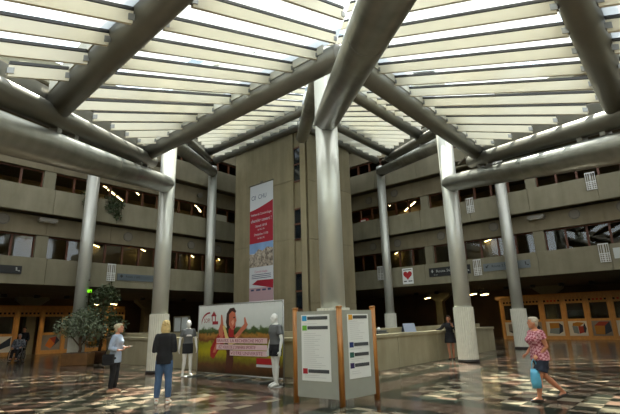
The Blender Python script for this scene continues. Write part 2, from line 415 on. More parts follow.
# ------------------------------------------------------------------ roof: rafters, valley beams, louver banks
GR = .24
def zr(c, m): return 7.02+GR*(c+2.8)+(1.82 if m else 0)      # rafter axis height on contour c, tier m
RC = .255
bayname = {(-1, -2.8): 'from the left edge tube to the kiosk column', (1, -2.8): 'from the right edge tube to the kiosk column'}
def rafter(sd, c, m, label):
    z = zr(c, m) if c > -8 else 5.95
    t = thing('roof_rafter', label, 'beam', (0, c, z), 0, 'horizontal steel rafters')
    dz = .28 if c < -8 else 0
    e = (sd*(W-.08), W-.08, -dz)
    MB().tube([(sd*.0, .0, dz), e], RC, 32, dome=(.3, .3)).build('pipe', M_RAFT, t)
    dv = Vector(e).normalized(); nx = Vector((-sd*1, 1, 0)).normalized()*1
    rl = MB()
    for s_ in (-1, 1):
        o = Vector((nx.x, nx.y, 0))*s_*(RC-.01)
        p0 = dv*.25+o; p1 = Vector(e)-dv*.3+o
        rl.bar(p0+Vector((0, 0, .2+dz)), p1+Vector((0, 0, .2)), .05, .3)
    rl.build('glazing_rail', mat('rail_paint', (196, 192, 174), rough=.5), t)
    return t
def valley(sd, y0, y1, m, nodes, label):
    zb = lambda y: (ZT+EL*(y-W) if not m else ZB+EL*(y-W))+.64
    t = thing('valley_beam', label, 'beam', (sd*W, y0, zb(y0)), 0, 'sloping valley beams')
    MB().tube([(0, 0, 0), (0, y1-y0, zb(y1)-zb(y0))], .225, 28, dome=(.3, .3)).build('pipe', M_RAFT, t)
    dn = Vector((0, y1-y0, zb(y1)-zb(y0)))
    MB().bar(Vector((0, .1, .34)), dn+Vector((0, -.1, .34)), .05, .36).build('upstand_plate', M_RAFT, t)
    for y in nodes:
        MB().bar((0, y-y0, zb(y)-zb(y0)-.16), (0, y-y0, zb(y)-zb(y0)-.39), .16, .16, up=(0, 1, 0)).build('stub', M_CLIP, t)
E0 = .61; DE = .72
def bank(sd, c0, c1, m, label):
    """louver boards climbing between the contours c0 and c1, with glass above"""
    t = thing('louver_bank', label, 'roof louvers', (0, c0, zr(c0, m)), 0, 'banks of cream louvers under the roof glass')
    G = lambda c: zr(c, m)+.30
    org = Vector((0, c0, zr(c0, m)))
    def P(e, c, dz):                  # left side: e=(t-b)/sqrt2, c=t+b
        b = (c-e*S2)/2; tt = (c+e*S2)/2
        return Vector((-sd*b if sd > 0 else b, tt, G(c)+dz))-org
    k0 = int(-12/DE)
    for k in range(k0, 40):
        e = E0+DE*k
        lo = max(c0+.34, e*S2-2*W+.26); hi = min(c1-.34, e*S2-.34)
        if hi-lo < .45: continue
        s = MB().bar(P(e, lo, -.15), P(e, hi, -.15), .05, .2).build('louver', M_SLAT, t)
        MB().bar(P(e, lo, -.012), P(e, hi, -.012), .07, .05).build('glazing_bar', M_BAR, s)
        if m == 0:
            for c_, q in ((lo, 1), (hi, -1)):
                cb = MB(); cb.bar(P(e, c_-.03*q, -.15), P(e, c_+.10*q, -.15), .075, .1)
                cb.build('clip', M_CLIP, s)
    # glass panes over the bank, cut by the ridge and the valley
    def Q(b, c, dz): return Vector((sd*b, c+b, G(c)+dz))-org
    for nm, mt, b0, b1 in (('roof_glass', M_GLASSR, .05, W-1.45), ('clear_edge_glass', M_GLASSC, W-1.43, W-.08)):  # clear strip added along the valley so sun reaches tubes and floor
        g = MB(); vs = [g.bm.verts.new(Q(b, c, dz)) for dz in (.025, .04) for b, c in ((b0, c0+.18), (b1, c0+.18), (b1, c1-.18), (b0, c1-.18))]
        for f in ((0,1,2,3),(7,6,5,4),(0,4,5,1),(1,5,6,2),(2,6,7,3),(3,7,4,0)): g.bm.faces.new([vs[i] for i in f])
        g.build(nm, mt, t)
    return t
SN = {-1: 'left', 1: 'right'}
# slatted ceiling added over the side aisles to cut skylight on the facades
for sd in (-1, 1):
    for m, y0, y1 in ((0, -16., 6.4), (1, 5.8, 24.)):
        b = MB(); y = y0
        while y < y1:
            z = (ZT if not m else ZB)+EL*(y-W)+.9
            x0, x1 = sd*(W+.35), sd*(W+18)
            p0, p1 = Vector((x0, y, z)), Vector((x1, y, z+.2*17.65))
            b.bar(p0, p1, .72, .08); y += 1.
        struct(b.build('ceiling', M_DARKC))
for sd in (-1, 1):
    n = SN[sd]
    cn = {-1: -8.52, 1: -8.85}[sd]
    rafter(sd, cn, 0, 'nearest %s steel rafter, crossing the top corner of the view' % n)
    rafter(sd, -2.8, 0, 'large %s rafter meeting the thick overhead tube above the kiosk' % n)
    rafter(sd, 2.8, 1, 'middle %s rafter of the upper roof, behind the kiosk column' % n)
    rafter(sd, 8.4, 1, 'farthest %s rafter, ending over the slender column by the tower' % n)
    rafter(sd, 11.95, 1, 'end rafter where the %s roof meets the tower' % n)
    valley(sd, -W-.4, 3.4, 0, (-2.8, -2.1, 2.8, 2.2), 'valley beam propped on the thick %s edge tube' % n)
    valley(sd, W+.3, 14.6, 1, (8.4, 14.0), 'valley beam propped on the tube between the two %s columns' % n)
    bank(sd, -14.4, cn, 0, 'nearest bank of cream roof louvers at the top %s corner' % n)
    bank(sd, cn, -2.8, 0, 'largest bank of cream roof louvers on the %s' % n)
    bank(sd, -2.8, 2.8, 1, 'small visible strip of %s roof louvers just behind the large rafter' % n)
    bank(sd, 2.8, 8.4, 1, '%s bank of roof louvers beyond the kiosk column' % n)
    bank(sd, 8.4, 11.95, 1, 'farthest %s bank of bluish roof louvers against the tower' % n)

# ------------------------------------------------------------------ facade fittings
def lab_side(s): return {'L': 'left', 'R': 'right'}[s]
vents = [('L', -2.97, 6.6), ('L', 3.1, 6.5), ('L', 7.28, 6.5), ('L', 5.65, 9.8), ('L', 9.4, 6.45),
         ('R', -1.39, 6.6), ('R', 2.72, 6.62), ('R', 4.8, 6.62), ('R', -7.68, 6.5), ('R', -9.6, 6.5), ('R', -7.64, 9.95), ('R', -9.71, 9.85), ('R', -4.6, 6.55)]
vlab = ['at the left edge of the view', 'above the grey route sign', 'right of the first left column', 'high up, right of the first left column', 'beside the slender left column',
        'left of the small box lamp', 'right of the small box lamp', 'at the right edge of the view', 'above the red heart poster, lower row', 'nearest the tower, lower row', 'right of the slender column, upper row', 'nearest the tower, upper row', 'half behind the ribbed right column']
for (sd, u, z), l in zip(vents, vlab):
    v = thing('air_vent', 'round vent on the %s facade beam %s' % (lab_side(sd), l), 'vent', fr(sd, u, 17.0, z), ROT[sd], 'round vents in the facade beams')
    b = MB(); b.tube([(0, -.03, 0), (0, .01, 0)], .27, 28); b.build('rim', M_VENT, v)
    b = MB(); b.tube([(0, -.035, 0), (0, -.028, 0)], .21, 24)
    for k in range(-3, 4): b.box(-.2, .2, -.045, -.03, k*.055-.012, k*.055+.012)
    b.build('grille', mat('vent_grille', (120, 114, 100), rough=.7), v)
for sd, u, z in (('L', -1.15, 6.78), ('R', .95, 6.75)):
    v = thing('box_lamp', 'grey box-shaped wall lamp on the %s facade beam' % lab_side(sd), 'lamp', fr(sd, u, 17.0, z), ROT[sd])
    MB().box(-.42, .42, -.36, -.06, -.12, .06, .02).build('housing', mat('lamp_housing', (120, 116, 104), rough=.5), v)
    MB().box(-.36, .36, -.33, -.1, -.135, -.115).build('diffuser', M_WHITE, v)
    MB().box(-.08, .08, -.1, .0, -.08, .08).build('bracket', M_VENT, v)
v = thing('wall_lamp', 'small spotlight high on the left facade beside the slender column', 'lamp', fr('L', 7.6, 17.0, 9.85), ROT['L'])
MB().tube([(0, -.05, .0), (.0, -.35, -.06)], [.1, .17], 16).build('shade', M_VENT, v); MB().box(-.05, .05, -.1, 0, -.06, .06).build('bracket', M_VENT, v)

# ornamental white lattices hanging over the parapets
lat = [('L', 2.03, 4.8, 'on the left parapet above the potted tree'), ('R', -2.36, 4.75, 'on the right parapet between the two route signs'),
       ('R', 3.76, 4.85, 'on the lower right parapet near the right edge'), ('R', -2.35, 8.38, 'on the upper right parapet beside the second column'),
       ('R', 3.78, 8.45, 'on the upper right parapet near the right edge'), ('R', -8.76, 5.0, 'on the right parapet beside the slender column')]
for sd, u, zt, l in lat:
    v = thing('lattice_ornament', 'white metal lattice %s' % l, 'ornament', fr(sd, u, 16.4, zt), ROT[sd], 'white lattices on the parapets')
    for s_, x0 in ((-1, -.2), (1, .02)):
        b = MB(); w = .18
        for i in range(3): b.box(x0+i*w/2-.011, x0+i*w/2+.011, -.06, -.03, -.46, 0)
        for zz in (0., -.46): b.box(x0-.02, x0+w+.02, -.06, -.03, zz-.03, zz+.01)
        for zz in (-.56, -.66, -.76, -.86): 
            b.box(x0-.02, x0+w+.02, -.06, -.03, zz-.014, zz+.014)
        for i in (0, 1, 2): b.box(x0+i*w/2-.013, x0+i*w/2+.013, -.06, -.03, -.88, -.46)
        b.build('lattice_strip', M_WHITE, v)
    MB().box(-.2, .2, -.04, .0, -.03, .02).build('hook', M_WHITE, v)

# route signs
def route_sign(sd, u, z, w, h, bg, fg, body, sub, l, icons=True, arrow='down'):
    v = thing('route_sign', l, 'sign', fr(sd, u, 16.4, z), ROT[sd])
    MB().box(0, w, -.05, .0, 0, h).build('board', bg, v)
    a = MB()
    cx, cz, k = .22, h*.62, .085
    if arrow == 'down': a.prism([(cx, cz-k*1.2), (cx+k, cz), (cx+k*.4, cz), (cx+k*.4, cz+k*1.1), (cx-k*.4, cz+k*1.1), (cx-k*.4, cz), (cx-k, cz)], -.056, -.05)
    elif arrow == 'cross': a.box(cx-k, cx+k, -.056, -.05, cz-k*.35, cz+k*.35).box(cx-k*.35, cx+k*.35, -.056, -.05, cz-k, cz+k)
    else: a.prism([(cx-k, cz-k), (cx+k*.4, cz-k), (cx-k*.1, cz-k*.5), (cx+k, cz+k*.6), (cx+k*.6, cz+k), (cx-k*.5, cz-k*.1), (cx-k, cz+k*.4)], -.056, -.05)
    a.build('arrow', fg, v)
    text(body, h*.46, fg, v, .46, -.056, h*.44)
    if sub: text(sub, h*.2, fg, v, .3, -.056, h*.13)
    if icons:
        b = MB(); x = w-.22; b.tube([(x, -.057, h*.72), (x, -.05, h*.72)], .035, 10); b.prism([(x-.02, h*.66), (x+.03, h*.66), (x+.04, h*.45), (x+.14, h*.45), (x+.16, h*.3), (x+.08, h*.3), (x+.08, h*.38), (x-.02, h*.38)], -.057, -.05)
        b.build('wheelchair_symbol', fg, v)
M_SIGNB = mat('sign_black', (26, 27, 26), rough=.4); M_SIGNW = mat('sign_white', (176, 178, 172), rough=.5)
M_SIGNG = mat('sign_greyblue', (104, 112, 114), rough=.45); M_SIGNG2 = mat('sign_dark_greyblue', (84, 94, 98), rough=.45)
route_sign('L', -5.2, 4.02, 3.1, .36, M_SIGNB, M_SIGNW, 'Route', 'Route', 'black route sign at the left edge of the left parapet')
route_sign('L', 2.38, 3.98, 2.25, .36, M_SIGNG2, M_SIGNB, 'Route 1.202', '', 'grey-blue route sign on the left parapet beside the first left column', False, 'cross')
route_sign('R', -5.32, 4.02, 2.55, .52, M_SIGNB, M_SIGNW, 'Route 562', 'Route', 'black route sign crossing behind the ribbed right column', True)
route_sign('R', -2.03, 4.05, 2.45, .42, M_SIGNG, M_SIGNB, 'Route 2.562', '', 'grey-blue route sign behind the far right column', True, 'corner')
# poster with a red heart
v = thing('heart_poster', 'white poster with a red heart on the right parapet', 'poster', fr('R', -7.16, 16.4, 3.72), ROT['R'])
MB().box(0, .74, -.02, .0, 0, .98).build('sheet', M_PAPER, v)
hp = [( .37+.3*(16*math.sin(t)**3)/16, .56+.3*(13*math.cos(t)-5*math.cos(2*t)-2*math.cos(3*t)-math.cos(4*t))/16) for t in [2*math.pi*k/36 for k in range(36)]]
MB().prism(hp, -.026, -.02).build('heart', mat('heart_red', (170, 30, 34), rough=.5), v)
for q in ((.08, .66, .86, .9), (.08, .28, .14, .2), (.4, .66, .14, .2)): MB().box(q[0], q[1], -.024, -.02, q[2], q[3]).build('printed_bar', M_BLACK, v)
v = thing('notice_sheet', 'pale notice sheet at the right edge of the right parapet', 'sheet', fr('R', 4.12, 16.4, 4.1), ROT['R'])
MB().box(0, .4, -.02, 0, 0, .5).build('sheet', mat('pale_sheet', (190, 196, 190), rough=.6), v)
# red and white box on the upper right ledge next to the tower, white box opposite
v = thing('ledge_box', 'red and white box on the upper right parapet next to the tower', 'box', fr('R', -10.1, 16.7, 8.26), ROT['R'])
MB().box(-.3, .3, 0, .3, 0, .28, .02).build('case', mat('box_red', (160, 52, 44), rough=.6), v); MB().box(-.2, .2, -.01, 0, .08, .2).build('panel', M_WHITE, v)
v = thing('white_screen', 'white screen panel standing on the upper left parapet by the tower', 'panel', fr('L', 9.25, 16.65, 8.2), ROT['L'])
MB().box(-.55, .55, 0, .08, 0, .55, .01).build('panel', mat('dull_white', (170, 166, 146), rough=.7), v); MB().box(-.5, -.44, .08, .3, 0, .4).build('leg', M_VENT, v); MB().box(.44, .5, .08, .3, 0, .4).build('leg', M_VENT, v)

# ceiling tubes seen through the windows and in the undercroft
strips = [(x, y, 6.82, 'L', 2) for x, y in ((-10.9, 20.6), (-8.07, 24.1), (-8.05, 28.0), (-13.36, 18.8), (-13.3, 21.9), (-6.27, 26.2), (-15.6, 16.2), (-17.8, 15.6))] + \
         [(x, y, 10.24, 'L', 3) for x, y in ((-12.3, 16.2), (-12.34, 17.8), (-12.33, 19.3), (-10.76, 17.8), (-7.48, 21.1), (-7.45, 22.6), (-14.6, 14.3))] + \
         [(x, y, 10.24, 'R', 3) for x, y in ((5.75, 22.6), (7.38, 21.2), (9.1, 23.0), (9.1, 21.3))] + \
         [(x, y, 6.82, 'R', 2) for x, y in ((13.4, 18.5), (8.23, 24.1), (15.2, 19.4))] + \
         [(x, y, 3.2, 'R', 1) for x, y in ((10.6, 24.3), (12.5, 20.1), (13.7, 20.8))] + \
         [(x, y, 3.2, 'L', 1) for x, y in ((-14.5, 22.8), (-13.3, 22.6))]
fl = {1: 'in the dark undercroft', 2: 'behind the lower windows', 3: 'behind the upper parapet'}
cnt = {}
for x, y, z, sd, f in strips:
    k = cnt.get((sd, f), 0); cnt[(sd, f)] = k+1
    v = thing('ceiling_light', '%s slim lit ceiling tube %s on the %s' % (ORD[k], fl[f], lab_side(sd)), 'light', (x, y, z), 0, 'lit tubes %s, %s' % (fl[f], lab_side(sd)))
    v['label'] = 'slim lit ceiling tube %s on the %s side' % (fl[f], lab_side(sd))
    MB().box(-.09, .09, -.62, .62, .0, .07).build('housing', M_WHITE, v)
    if f == 1: MB().tube([(0, .4, .07), (0, .4, .43)], .012, 6).build('hanger', M_BLACK, v); MB().tube([(0, -.4, .07), (0, -.4, .43)], .012, 6).build('hanger', M_BLACK, v)
    MB().tube([(0, -.58, -.022), (0, .58, -.022)], .022, 10).build('tube', M_STRIP, v)
M_FILL = mat('warm_fill_light', (255, 226, 176), emit=140.)  # for the soffit lights added only to brighten the booth fronts
for side in 'LR':
    for k in range(8):
        u = (-.6+1.75*k) if side == 'L' else (-10.4+1.75*k)
        v = thing('added_downlight', 'added round fill light in the dark soffit along the %s booth fronts' % lab_side(side), 'light', fr(side, u, 24.2, 3.45), ROT[side], 'added fill lights before the %s booths' % lab_side(side))
        b = MB(); n = 24; r0, r1 = .15, .17
        b.lathe([(r1, 0), (r1, .19), (r0, .19), (r0, 0)], n, ring=True); b.build('housing', M_BLACK, v)
        b = MB(); b.lathe([(.149, .150), (.149, .16)], n); b.build('fill_light_disc', M_FILL, v)
MB_exit = thing('exit_sign', 'small lit green exit sign beside the column in the potted trees', 'sign', (-10.40, 11.15, 3.2))
MB().box(-.12, .12, -.02, .02, 0, .14, .005).build('lit_panel', mat('exit_green', (120, 220, 20), emit=1.2), MB_exit)
MB().bar((0, 0, .14), (0, 0, .62), .02, .02).build('rod', M_VENT, MB_exit); MB().box(-.34, .02, -.02, .02, .56, .62).build('bracket', M_VENT, MB_exit)

# ------------------------------------------------------------------ counters around the tower foot
def counter(side, u0, u1, label):
    sg = 1 if side == 'L' else -1
    t = thing('concrete_counter', label, 'counter', fr(side, 0, 1.3), ROT[side])
    b = MB(); a = u0
    while a != u1:
        c = u1 if abs(u1-a) < 3.6 else a+3.0*sg
        x0, x1 = sorted((a, c)); b.box(x0+.012, x1-.012, 0, .86, 0, 1.0); a = c
    x0, x1 = sorted((u0, u1)); b.box(x0+.01, x1-.01, .03, .84, 0, .98)
    b.build('front_wall', mat('counter_concrete_base', (10, 10, 10)) if False else M_COUNT, t)
    MB().box(x0, x1, -.05, .9, 1.0, 1.11, .015).build('coping', M_COUNT, t)
    MB().box(x0+(0 if sg < 0 else .9), x1-(.9 if sg < 0 else 0), .66, .9, 1.11, 1.28, .01).build('upstand', M_COUNT, t)
M_COUNT = concrete('counter_concrete', (166, 158, 130))
counter('L', 2.2, 14.6, 'long concrete counter on the right, behind the kiosk')
counter('R', -1.3, -14.6, 'long concrete counter on the left, behind mannequins and banner')

# ------------------------------------------------------------------ wooden booth fronts
M_HOLE = mat('square_hole_dark', (20, 16, 12), rough=.8); M_HOLER = mat('square_hole_red', (190, 60, 28), rough=.6)
AW = mat('art_white', (212, 212, 204), rough=.5); AG = mat('art_grey', (132, 128, 120), rough=.5); AY = mat('art_ochre', (168, 116, 40), rough=.5)
AR = mat('art_red', (150, 54, 40), rough=.5); AN = mat('art_navy', (30, 40, 58), rough=.5); AS = mat('art_slate', (120, 134, 138), rough=.5); AO = mat('art_orange', (196, 110, 40), rough=.5)
def booth(side, u0, w, label, holes, art, door=False):
    t = thing('wooden_booth_front', label, 'booth', fr(side, u0, 25.8), ROT[side], 'wooden booth fronts')
    f = MB(); p = .2
    f.box(0, p, -.06, .1, 0, 2.8, .01); f.box(w-.05, w, -.04, .1, 0, 2.8)
    f.box(p, w-.05, -.02, .08, 2.66, 2.8); f.box(p, w-.05, -.02, .08, 2.36, 2.46); f.box(p, w-.05, .03, .08, 2.46, 2.66)
    if not door:
        f.box(p, w-.05, -.02, .08, 1.2, 1.34); f.box(p, w-.05, -.02, .08, 0, .22)
        f.box(p, p+.06, -.01, .07, 1.34, 2.36); f.box(w-.11, w-.05, -.01, .07, 1.34, 2.36)
        f.box(p, w-.05, .05, .08, .22, 1.2)
    f.build('frame', M_WOOD, t)
    for i in range(5):
        x = p+(w-.05-p)*(i+.5)/5
        MB().box(x-.06, x+.06, .0, .028, 2.5, 2.62).build('square_hole', M_HOLER if holes == 'red' and 0 < i < 4 else M_HOLE, t)
    if not door:
        MB().box(p+.06, w-.11, .03, .045, 1.34, 2.36).build('window_pane', M_GLASSW, t)
        x0, x1, z0, z1 = p+.02, w-.07, .24, 1.18
        bp = MB().box(x0, x1, .0, .048, z0, z1).build('picture_board', art[0], t); bp['label'] = art[2]
        for m_, pts in art[1]:
            MB().prism([(x0+(x1-x0)*a, z0+(z1-z0)*c) for a, c in pts], -.008, .0).build('colour_field', m_, bp)
    return t
h1 = [(AY, [(.2,.9),(.75,.9),(.75,.55),(.2,.5)]), (AS, [(.2,.5),(.75,.55),(.68,.12),(.14,.18)]), (AN, [(.75,.9),(.95,.72),(.93,.3),(.68,.12),(.75,.55)])]
h2 = [(AY, [(.25,.86),(.5,.94),(.88,.88),(.62,.64),(.22,.68)]), (AS, [(.2,.68),(.5,.64),(.52,.14),(.24,.2)]), (AR, [(.52,.64),(.8,.66),(.8,.22),(.54,.14)]), (AN, [(.88,.88),(.96,.5),(.88,.2),(.8,.22),(.8,.66)])]
h3 = [(AY, [(.12,.68),(.66,.66),(.6,.08),(.14,.1)]), (AR, [(.12,.68),(.4,.95),(.92,.94),(.66,.66)]), (AN, [(.66,.66),(.92,.94),(.98,.3),(.6,.08)])]
h4 = [(AO, [(0,.9),(.5,.55),(.3,.1),(0,.1)]), (AN, [(.5,.55),(.95,.95),(.95,.4),(.3,.1)])]
h5 = [(AO, [(.2,.3),(.4,.8),(.7,.4),(.5,.1)]), (AR, [(.4,.8),(.75,.9),(.7,.4)]), (AN, [(.7,.4),(.75,.9),(.95,.6),(.5,.1)])]
h6 = [(AG, [(.2,.85),(.7,.9),(.7,.4),(.2,.3)]), (AN, [(.7,.9),(.92,.6),(.6,.1),(.2,.3),(.7,.4)])]
pw = 1.363
arts = {0: (AG, h3, 'grey picture board with ochre, red and navy fields'), -1: (AW, h2, 'white picture board with ochre, red and slate fields'), -2: (AW, h1, 'white picture board with ochre and slate fields'),
        -3: (AG, h6, 'grey picture board with dark fields'), -4: (AW, h6, 'white picture board with dark fields'), -5: (AG, h5, 'grey picture board'), 1: (AW, h1, 'white picture board'), 2: (AG, h3, 'grey picture board'), 3: (AW, h2, 'white picture board'), 4: (AG, h5, 'grey picture board')}
rl = {0: 'with red squares and a large ochre and red picture', -1: 'with white-bordered red, ochre and slate picture', -2: 'with red squares and white-bordered ochre and slate picture',
      -3: 'just right of the far column', -4: 'at the counter end of the row, with dark picture', -5: 'at the counter end of the row',
      1: 'cut by the right edge of the view', 2: 'just past the right edge', 3: 'further past the right edge', 4: 'last past the right edge'}
for k in range(-4, 4):
    booth('R', .95+pw*k, pw, 'wooden booth front on the right %s' % rl[k], 'red' if k in (-2, 0, 1) else 'dark', arts[k])
la = {-1: (AW, h4, 'white-framed picture board with orange and navy fields'), 1: (AG, h5, 'grey picture board with orange, red and navy fields'), 2: (AG, h6, 'dark picture board'), 3: (AG, h3, 'dim picture board'), 4: (AG, h6, 'dim picture board'), -2: (AW, h1, 'white picture board'), -3: (AG, h3, 'grey picture board')}
ll = {-3: 'outside the left edge', -2: 'just outside the left edge', -1: 'cut by the edge, with white-framed orange picture', 0: 'with an open doorway behind the wheelchair', 1: 'with a grey picture board, right of the open doorway', 2: 'left of the potted trees', 3: 'mostly hidden behind the low leafy tree', 4: 'hidden behind the tall potted tree'}
for k in range(-3, 5):
    booth('L', .64+1.41*k, 1.41, 'wooden booth front on the left %s' % ll[k], 'dark', la.get(k), door=(k == 0))
for sd, a, c in (('L', -5, 7.6), ('R', -4.75, 6.5)):
    t = thing('wooden_cornice', 'long wooden cornice over the %s booth fronts' % lab_side(sd), 'cornice', fr(sd, 0, 25.8), ROT[sd])
    MB().box(a, c, -.12, .3, 2.8, 3.0, .02).build('cap', M_WOOD, t); MB().box(a, c, -.14, .05, 2.95, 3.04).build('lip', mat('pale_wood_lip', (190, 130, 62), rough=.45), t)
    MB().box(a, c, .3, 2.3, 0, 2.6).build('booth_interior', M_DARK, t) if False else None

# ------------------------------------------------------------------ information kiosk
def kiosk():
    t = thing('information_kiosk', 'grey triangular information kiosk on three round wooden posts before the thick column', 'kiosk', (0, -1.65, 0))
    F, L_, Rr = Vector((-.14, -.43, 0)), Vector((-.98, .25, 0)), Vector((.65, .17, 0))
    for p in (F, L_, Rr):
        q = MB().tube([p, p+Vector((0, 0, 1.82))], .058, 20).build('post', M_POST, t)
        MB().lathe([(.066, 1.82), (.066, 1.84), (.05, 1.855)], 20, p).build('post_cap', M_POST, q)
    def panel(a, b, items, px0, px1, pz0, pz1):
        d = (b-a); Ln = d.length; rz = math.atan2(d.y, d.x)
        o = MB().box(.04, Ln-.04, -.02, .02, .12, 1.77, .004).build('display_panel', M_GREY, t, loc=a, rz=rz)
        if not items: return
        ps = MB().box(Ln*px0, Ln*px1, -.028, -.021, pz0, pz1).build('poster', M_PAPER, o)
        w = Ln*(px1-px0)
        for z, c, name in items:
            MB().box(Ln*px0+.03, Ln*px0+.03+.11, -.034, -.028, z-.05, z+.05).build('icon_square', c, ps)
            g = MB().box(Ln*px0+.16, Ln*px1-.04, -.034, -.028, z-.03, z+.035).build('heading_bar', mat('heading_grey', (70, 74, 76), rough=.5), ps)
        lines = MB()
        zs = [i[0] for i in items]
        z = pz1-.14
        while z > pz0+.06:
            if all(abs(z-q) > .075 for q in zs): lines.box(Ln*px0+.06, Ln*px0+w*(.45+.4*random.random()), -.031, -.028, z-.006, z+.006)
            z -= .038
        lines.build('printed_lines', mat('print_grey', (204, 206, 203), rough=.6), ps)
    bl, gn, rd = mat('icon_blue', (50, 150, 200)), mat('icon_green', (110, 180, 60)), mat('icon_red', (170, 30, 40))
    ye, nv, tl, vi = mat('icon_yellow', (220, 160, 50)), mat('icon_navy', (40, 60, 120)), mat('icon_teal', (50, 100, 90)), mat('icon_violet', (60, 50, 100))
    panel(L_, F, [(1.63, bl, ''), (1.44, gn, ''), (.61, rd, '')], .16, .80, .43, 1.70)
    panel(F, Rr, [(1.63, ye, ''), (1.1, nv, ''), (.91, tl, ''), (.71, vi, '')], .2, .82, .47, 1.69)
    panel(Rr, L_, [], 0, 0, 0, 0)
kiosk()

# ------------------------------------------------------------------ hanging banner on the tower
BR, BP = mat('banner_red', (150, 22, 40), rough=.7), mat('banner_pink', (176, 146, 150), rough=.7)
BW = mat('banner_white', (196, 198, 198), rough=.7); BI = mat('banner_ink', (60, 66, 96), rough=.7)
v = thing('hanging_banner', 'tall red and white banner hanging on the left face of the tower', 'banner', fr('R', -12.75, 8.52, 2.75), ROT['R'])
w, h = 1.98, 6.95
MB().box(0, w, -.04, -.02, 0, h).build('cloth', BW, v)
MB().tube([(-.05, -.05, h), (w+.05, -.05, h)], .03, 10).build('top_rod', M_VENT, v); MB().box(.9, 1.1, -.04, .02, h, h+.15).build('hanger', M_VENT, v)
wave = [(0, 5.2)]+[(w*k/12, 5.55+.35*(k/12)+.12*math.sin(k/12*math.pi*1.2)*-1) for k in range(13)]
MB().prism([(0, 3.35), (w, 3.35)]+[(w*k/12, 5.35+.42*(k/12)**1.4) for k in range(12, -1, -1)], -.046, -.04).build('red_field', BR, v)
M_SKYP = mat('print_sky', (120, 150, 186), rough=.7, noise=.2, scale=1.2)
M_SITE = mat('print_site', (104, 84, 70), rough=.7, noise=.6, scale=7., rgb2=(190, 176, 156))
MB().box(0, w, -.046, -.04, 2.75, 3.35).build('printed_sky', M_SKYP, v); MB().prism([(0, 1.95), (w, 1.95), (w, 2.95), (1.5, 3.05), (1.1, 2.85), (.8, 3.0), (.4, 2.7), (0, 2.75)], -.05, -.046).build('printed_site', M_SITE, v)
MB().box(0, w, -.046, -.04, 0, .78).build('pink_foot', BP, v)
MB().prism([(.25, 1.0), (w, .72), (w, 1.2), (.7, 1.22)], -.052, -.04).build('red_flag', BR, v).location.z = -.02
text('C0  CHU', .4, BI, v, .12, -.046, 6.0, sx=.85)
for i, (s_, z, sz) in enumerate((('Institut de Cancérologie', 5.02, .2), ('chantier ouvert !', 4.62, .29), ('Samedi 10/10', 4.3, .2), ('de 10 à 17h', 4.1, .14), ('Dimanche 11/10', 3.8, .2), ('de 10 à 17h', 3.58, .14))):
    text(s_, sz, BW, v, w/2, -.05, z, align='CENTER', sx=.9)
text('Cancérologie', .2, mat('banner_rose', (170, 90, 110)), v, w/2, -.05, 1.62, align='CENTER')
b = MB()
for z in (1.5, 1.4, 1.3): b.box(.2, 1.8, -.043, -.04, z, z+.035)
b.box(.15, .4, -.05, -.046, .6, .7); b.box(.6, .95, -.05, -.046, .6, .7); b.box(1.1, 1.4, -.05, -.046, .6, .7); b.box(1.55, 1.8, -.05, -.046, .6, .72); b.build('printed_lines', BI, v)

